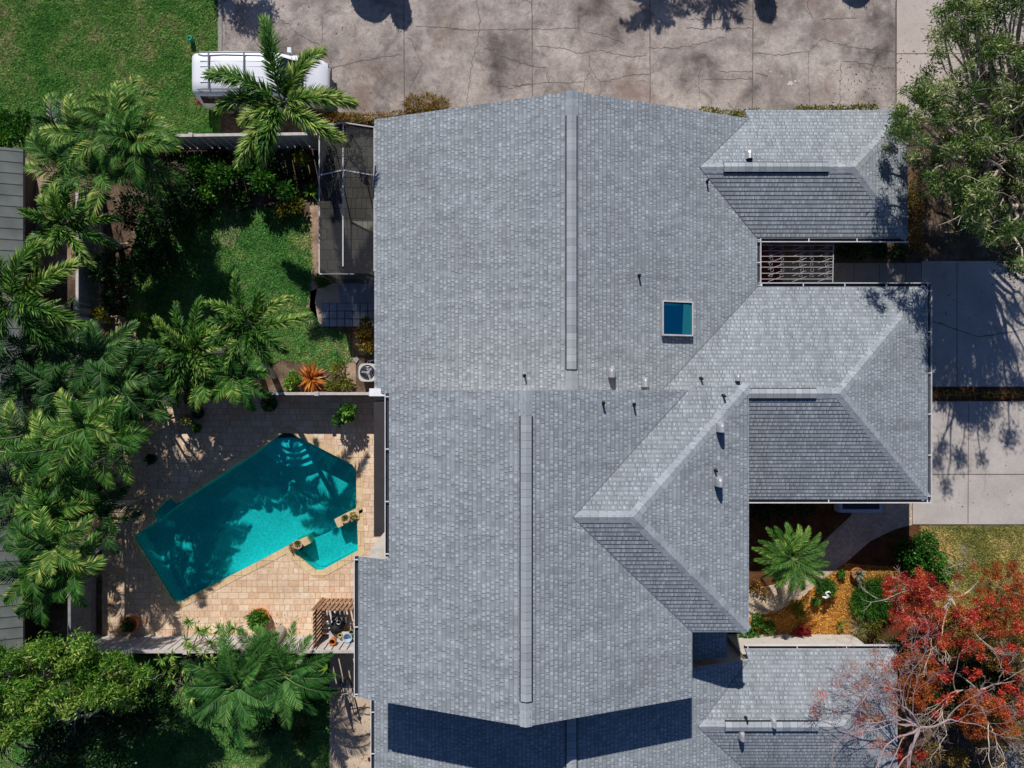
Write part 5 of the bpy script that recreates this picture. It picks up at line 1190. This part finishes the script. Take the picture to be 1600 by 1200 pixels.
# ------------------------------------------------------------------ van
VAN = thing('van', (-9.85, 11.98, 0), 'white van parked under the bushy palm beside the cracked driveway', 'van')
vx, vy = -9.85, 11.98
S = [ # x, half width low, z low, half width belt, z belt, half width roof, z roof
 (-2.52, .80, .45, .82, .95, .66, 1.30), (-2.46, .90, .35, .92, 1.05, .72, 1.66), (-2.2, .95, .30, .97, 1.08, .78, 1.76), (-1.2, .97, .28, .98, 1.06, .80, 1.79),
 (.2, .97, .28, .98, 1.04, .79, 1.77), (.85, .97, .28, .97, 1.02, .74, 1.70), (1.35, .96, .28, .96, 1.02, .70, 1.36), (1.75, .95, .28, .94, .98, .78, 1.06), (2.2, .90, .30, .90, .88, .76, .96), (2.48, .78, .34, .78, .72, .64, .80), (2.58, .60, .40, .60, .62, .5, .68)]
V = []
for (x, a, zl, b, zb2, c, zt2) in S:
    V += [(vx+x, vy-a, zl), (vx+x, vy-a*1.005, (zl+zb2)/2), (vx+x, vy-b, zb2), (vx+x, vy-(b*.35+c*.65), zb2+(zt2-zb2)*.75), (vx+x, vy-c*.9, zt2), (vx+x, vy-c*.45, zt2+.03), (vx+x, vy+c*.45, zt2+.03), (vx+x, vy+c*.9, zt2), (vx+x, vy+(b*.35+c*.65), zb2+(zt2-zb2)*.75), (vx+x, vy+b, zb2), (vx+x, vy+a*1.005, (zl+zb2)/2), (vx+x, vy+a, zl)]
k = 12; Fq = [(r*k+i, r*k+(i+1) % k, (r+1)*k+(i+1) % k, (r+1)*k+i) for r in range(len(S)-1) for i in range(k)]
mb = MB(); mb.add(V, [f[::-1] for f in Fq]); mb.add(V, [list(range(k))]); mb.add(V, [list(range((len(S)-1)*k, len(S)*k))[::-1]])
mb.V = [np.concatenate(mb.V[:1])]; mb.F = [(np.asarray(Fq)[:, ::-1], np.full(len(Fq), .5), np.zeros(len(Fq), int), None)]
mb.F.append((np.array([list(range(k))]), np.array([.5]), np.array([0]), None)); mb.F.append((np.array([list(range((len(S)-1)*k, len(S)*k))[::-1]]), np.array([.5]), np.array([0]), None))
body = mb.build('body', M['carpaint'], VAN, smooth=True)
def sidept(xx, f, sgn, out=.012):
    for i in range(len(S)-1):
        if S[i][0] <= xx <= S[i+1][0]:
            t = (xx-S[i][0])/(S[i+1][0]-S[i][0]); q = [S[i][j]*(1-t)+S[i+1][j]*t for j in range(7)]; break
    b, zb2, c, zt2 = q[3], q[4], q[5], q[6]
    m1 = np.array((b, zb2)); m2 = np.array((b*.35+c*.65, zb2+(zt2-zb2)*.75)); p = m1+(m2-m1)*f
    return (vx+xx, vy+sgn*(p[0]+out), p[1]+out*.3)
for sgn in (-1, 1):
    for x0_, x1_ in ((-2.25, -1.25), (-1.17, .0), (.08, .95)):
        mb = MB(); n_ = 5; lo_ = [sidept(x, .08, sgn) for x in np.linspace(x0_, x1_+(.25 if x1_ > .9 else 0), n_)]; hi_ = [sidept(x, .93, sgn) for x in np.linspace(x0_+.04, x1_, n_)]
        for i in range(n_-1): mb.add([lo_[i], lo_[i+1], hi_[i+1], hi_[i]], [(0, 1, 2, 3)])
        mb.build('side_window', M['carglass'], VAN)
mb = MB(); w0 = [(.92, .62, 1.715), (1.34, .60, 1.42), (1.72, .70, 1.11)]
for i in range(2):
    a = w0[i]; b = w0[i+1]; mb.add([(vx+a[0], vy-a[1], a[2]), (vx+b[0], vy-b[1], b[2]), (vx+b[0], vy+b[1], b[2]), (vx+a[0], vy+a[1], a[2])], [(0, 1, 2, 3)])
mb.build('windscreen', M['carglass'], VAN)
mb = MB(); mb.add([(vx-2.53, vy-.66, 1.08), (vx-2.50, vy-.62, 1.55), (vx-2.50, vy+.62, 1.55), (vx-2.53, vy+.66, 1.08)], [(0, 1, 2, 3)]); mb.build('rear_window', M['carglass'], VAN)
for x in (-1.55, 1.6):
    for sgn in (-1, 1):
        mb = MB(); y = vy+sgn*.90; mb.tube([(vx+x, y-.11, .34), (vx+x, y+.11, .34)], .34, 20); w_ = mb.build('wheel', M['rubber'], VAN); mb = MB(); mb.tube([(vx+x, y+sgn*.112-.004, .34), (vx+x, y+sgn*.112+.004, .34)], .2, 16); mb.build('rim', M['galv'], w_)
for sgn in (-1, 1):
    mb = MB(); mb.box(vx-2.53, vx-2.40, vy+sgn*.86-.07, vy+sgn*.86+.07, .85, 1.15); mb.build('tail_light', M['red'], VAN)
    mb = MB(); mb.box(vx+2.38, vx+2.53, vy+sgn*.62-.14, vy+sgn*.62+.14, .58, .76); mb.build('headlight', M['lens'], VAN)
    mb = MB(); mb.box(vx+1.05, vx+1.2, vy+sgn*1.10-.10, vy+sgn*1.10+.10, 1.02, 1.2); mb.build('mirror', M['carpaint'], VAN)
    mb = MB(); mb.tube([(vx-2.2, vy+sgn*.70, 1.80), (vx-2.0, vy+sgn*.70, 1.86), (vx+.3, vy+sgn*.70, 1.87), (vx+.6, vy+sgn*.68, 1.78)], .022, 6); mb.build('roof_rail', M['dark_alu'], VAN)
mb = MB(); mb.beam((vx-1.75, vy-.7, 1.87), (vx-1.75, vy+.7, 1.87), .05, .03); mb.beam((vx-.4, vy-.7, 1.87), (vx-.4, vy+.7, 1.87), .05, .03); mb.build('roof_rack', M['dark_alu'], VAN)
mb = MB()
for yy in (-.4, -.2, .2, .4): mb.beam((vx-2.1, vy+yy, 1.808), (vx+.3, vy+yy, 1.80), .03, .02)
mb.build('roof_rib', M['carpaint'], VAN)

mb = MB(); mb.box(vx+2.50, vx+2.61, vy-.72, vy+.72, .38, .56); mb.build('bumper', M['dark_alu'], VAN)
mb = MB(); mb.box(vx-2.60, vx-2.50, vy-.82, vy+.82, .42, .66); mb.build('bumper', M['dark_alu'], VAN)
for sgn in (-1, 1):
    mb = MB()
    for x in (-1.21, .04): a = sidept(x, .0, sgn, .006); mb.beam((vx+x, vy+sgn*.985, .35), a, .012, .012); mb.build('door_seam', M['black'], VAN); mb = MB()
mb = MB(); mb.beam((vx+1.74, vy-.72, 1.085), (vx+1.74, vy+.72, 1.085), .03, .02); mb.build('hood_seam', M['black'], VAN)

# ------------------------------------------------------------------ things north of the frame whose shadows fall on the driveway
def ext(label, px, py, h, kind):
    g = at(px, py); x = g[0]-.24*h; y = g[1]+1.15*h
    return x, y
for i, (px, py, h, r, lb) in enumerate(((582, -8, 3.0, 1.0, 'wide shrub-shaped shadow caster added across the driveway, outside the frame'), (628, 28, 2.8, .42, 'slim unseen shadow caster added across the driveway'), (1198, 18, 2.8, .42, 'column-shaped shadow caster added across the driveway, right of centre'), (1336, -22, 3.0, .8, 'rounded unseen shadow caster added across the driveway at right'))):
    x, y = ext('', px, py, h-r*.7, 0); t = thing('shadow_caster', (x, y, 0), lb, 'shrub', 'unseen shadow casters across the driveway')  # invented shapes, added only for the shadows they throw on the driveway
    mb = MB(); mb.lathe((x, y, .02), [(.001, 0), (r*.9, .02), (r, h*.3), (r, h-r), (r*.87, h-r*.5), (r*.5, h-r*.13), (.001, h)], 22); mb.build('core', M['treed'], t, smooth=True)
    mb = MB(); leaves(mb, [(x, y, h-r)], [r*1.0], 700, .08, .05, 0, .9, 1.0); mb.build('foliage', M['shrubd'], t)
palm('palm across the driveway casting a spiky shadow', 1012, -335, 4.5, n=16, L=1.5, e0=.4, e1=-.6, nl=24, ll=.3, group='palms across the driveway')
palm('second palm across the driveway to the right', 1134, -322, 4.2, n=8, L=1.3, e0=.5, e1=-.6, nl=20, ll=.4, group='palms across the driveway')
tree('leafy tree across the driveway above the van', (330, -90), 2.0, 1.0, [(290,-215,3.4,.6), (330,-225,3.4,.5), (305,-240,3.8,.6), (262,-220,3.2,.4), (310,-180,3.0,.3)], 2600, .14, .06, 'treed', twigs=5, twl=1.6)

# ------------------------------------------------------------------ light, sky, camera
sc = bpy.context.scene
sv = Vector((-.24, 1.15, 1.0)).normalized(); elev = math.asin(sv.z); azim = math.atan2(sv.x, sv.y)
w = bpy.data.worlds.new('World'); sc.world = w; w.use_nodes = True; nt = w.node_tree
sky = nt.nodes.new('ShaderNodeTexSky'); sky.sky_type = 'NISHITA'; sky.sun_disc = False; sky.sun_elevation = elev; sky.sun_rotation = azim; sky.air_density = 1.0; sky.dust_density = .6; sky.ozone_density = 3.5
bg = nt.nodes['Background']; mxs = nt.nodes.new('ShaderNodeMix'); mxs.data_type = 'RGBA'; mxs.blend_type = 'MULTIPLY'; mxs.inputs[0].default_value = 1; mxs.inputs[7].default_value = (.72, .95, 1.3, 1); nt.links.new(sky.outputs[0], mxs.inputs[6]); nt.links.new(mxs.outputs[2], bg.inputs[0]); bg.inputs[1].default_value = .05
L_ = bpy.data.lights.new('Sun', 'SUN'); L_.energy = 5.0; L_.angle = math.radians(.5); L_.color = (1.0, .955, .89)
lo = bpy.data.objects.new('Sun', L_); col.objects.link(lo); lo.rotation_euler = (-sv).to_track_quat('-Z', 'Y').to_euler(); lo.location = (0, 0, 60)
cam = bpy.data.cameras.new('Camera'); cam.sensor_width = 36; cam.lens = 36*F/1600; cam.clip_end = 3000; cam.clip_start = .1
co = bpy.data.objects.new('Camera', cam); col.objects.link(co); co.location = (0, 0, H); co.rotation_euler = (0, 0, 0); sc.camera = co
sc.view_settings.view_transform = 'Standard'; sc.view_settings.look = 'None'; sc.view_settings.exposure = 0; sc.view_settings.gamma = 1
sc.cycles.max_bounces = 5; sc.cycles.transparent_max_bounces = 12; sc.cycles.diffuse_bounces = 3
sc.cycles.use_denoising = True
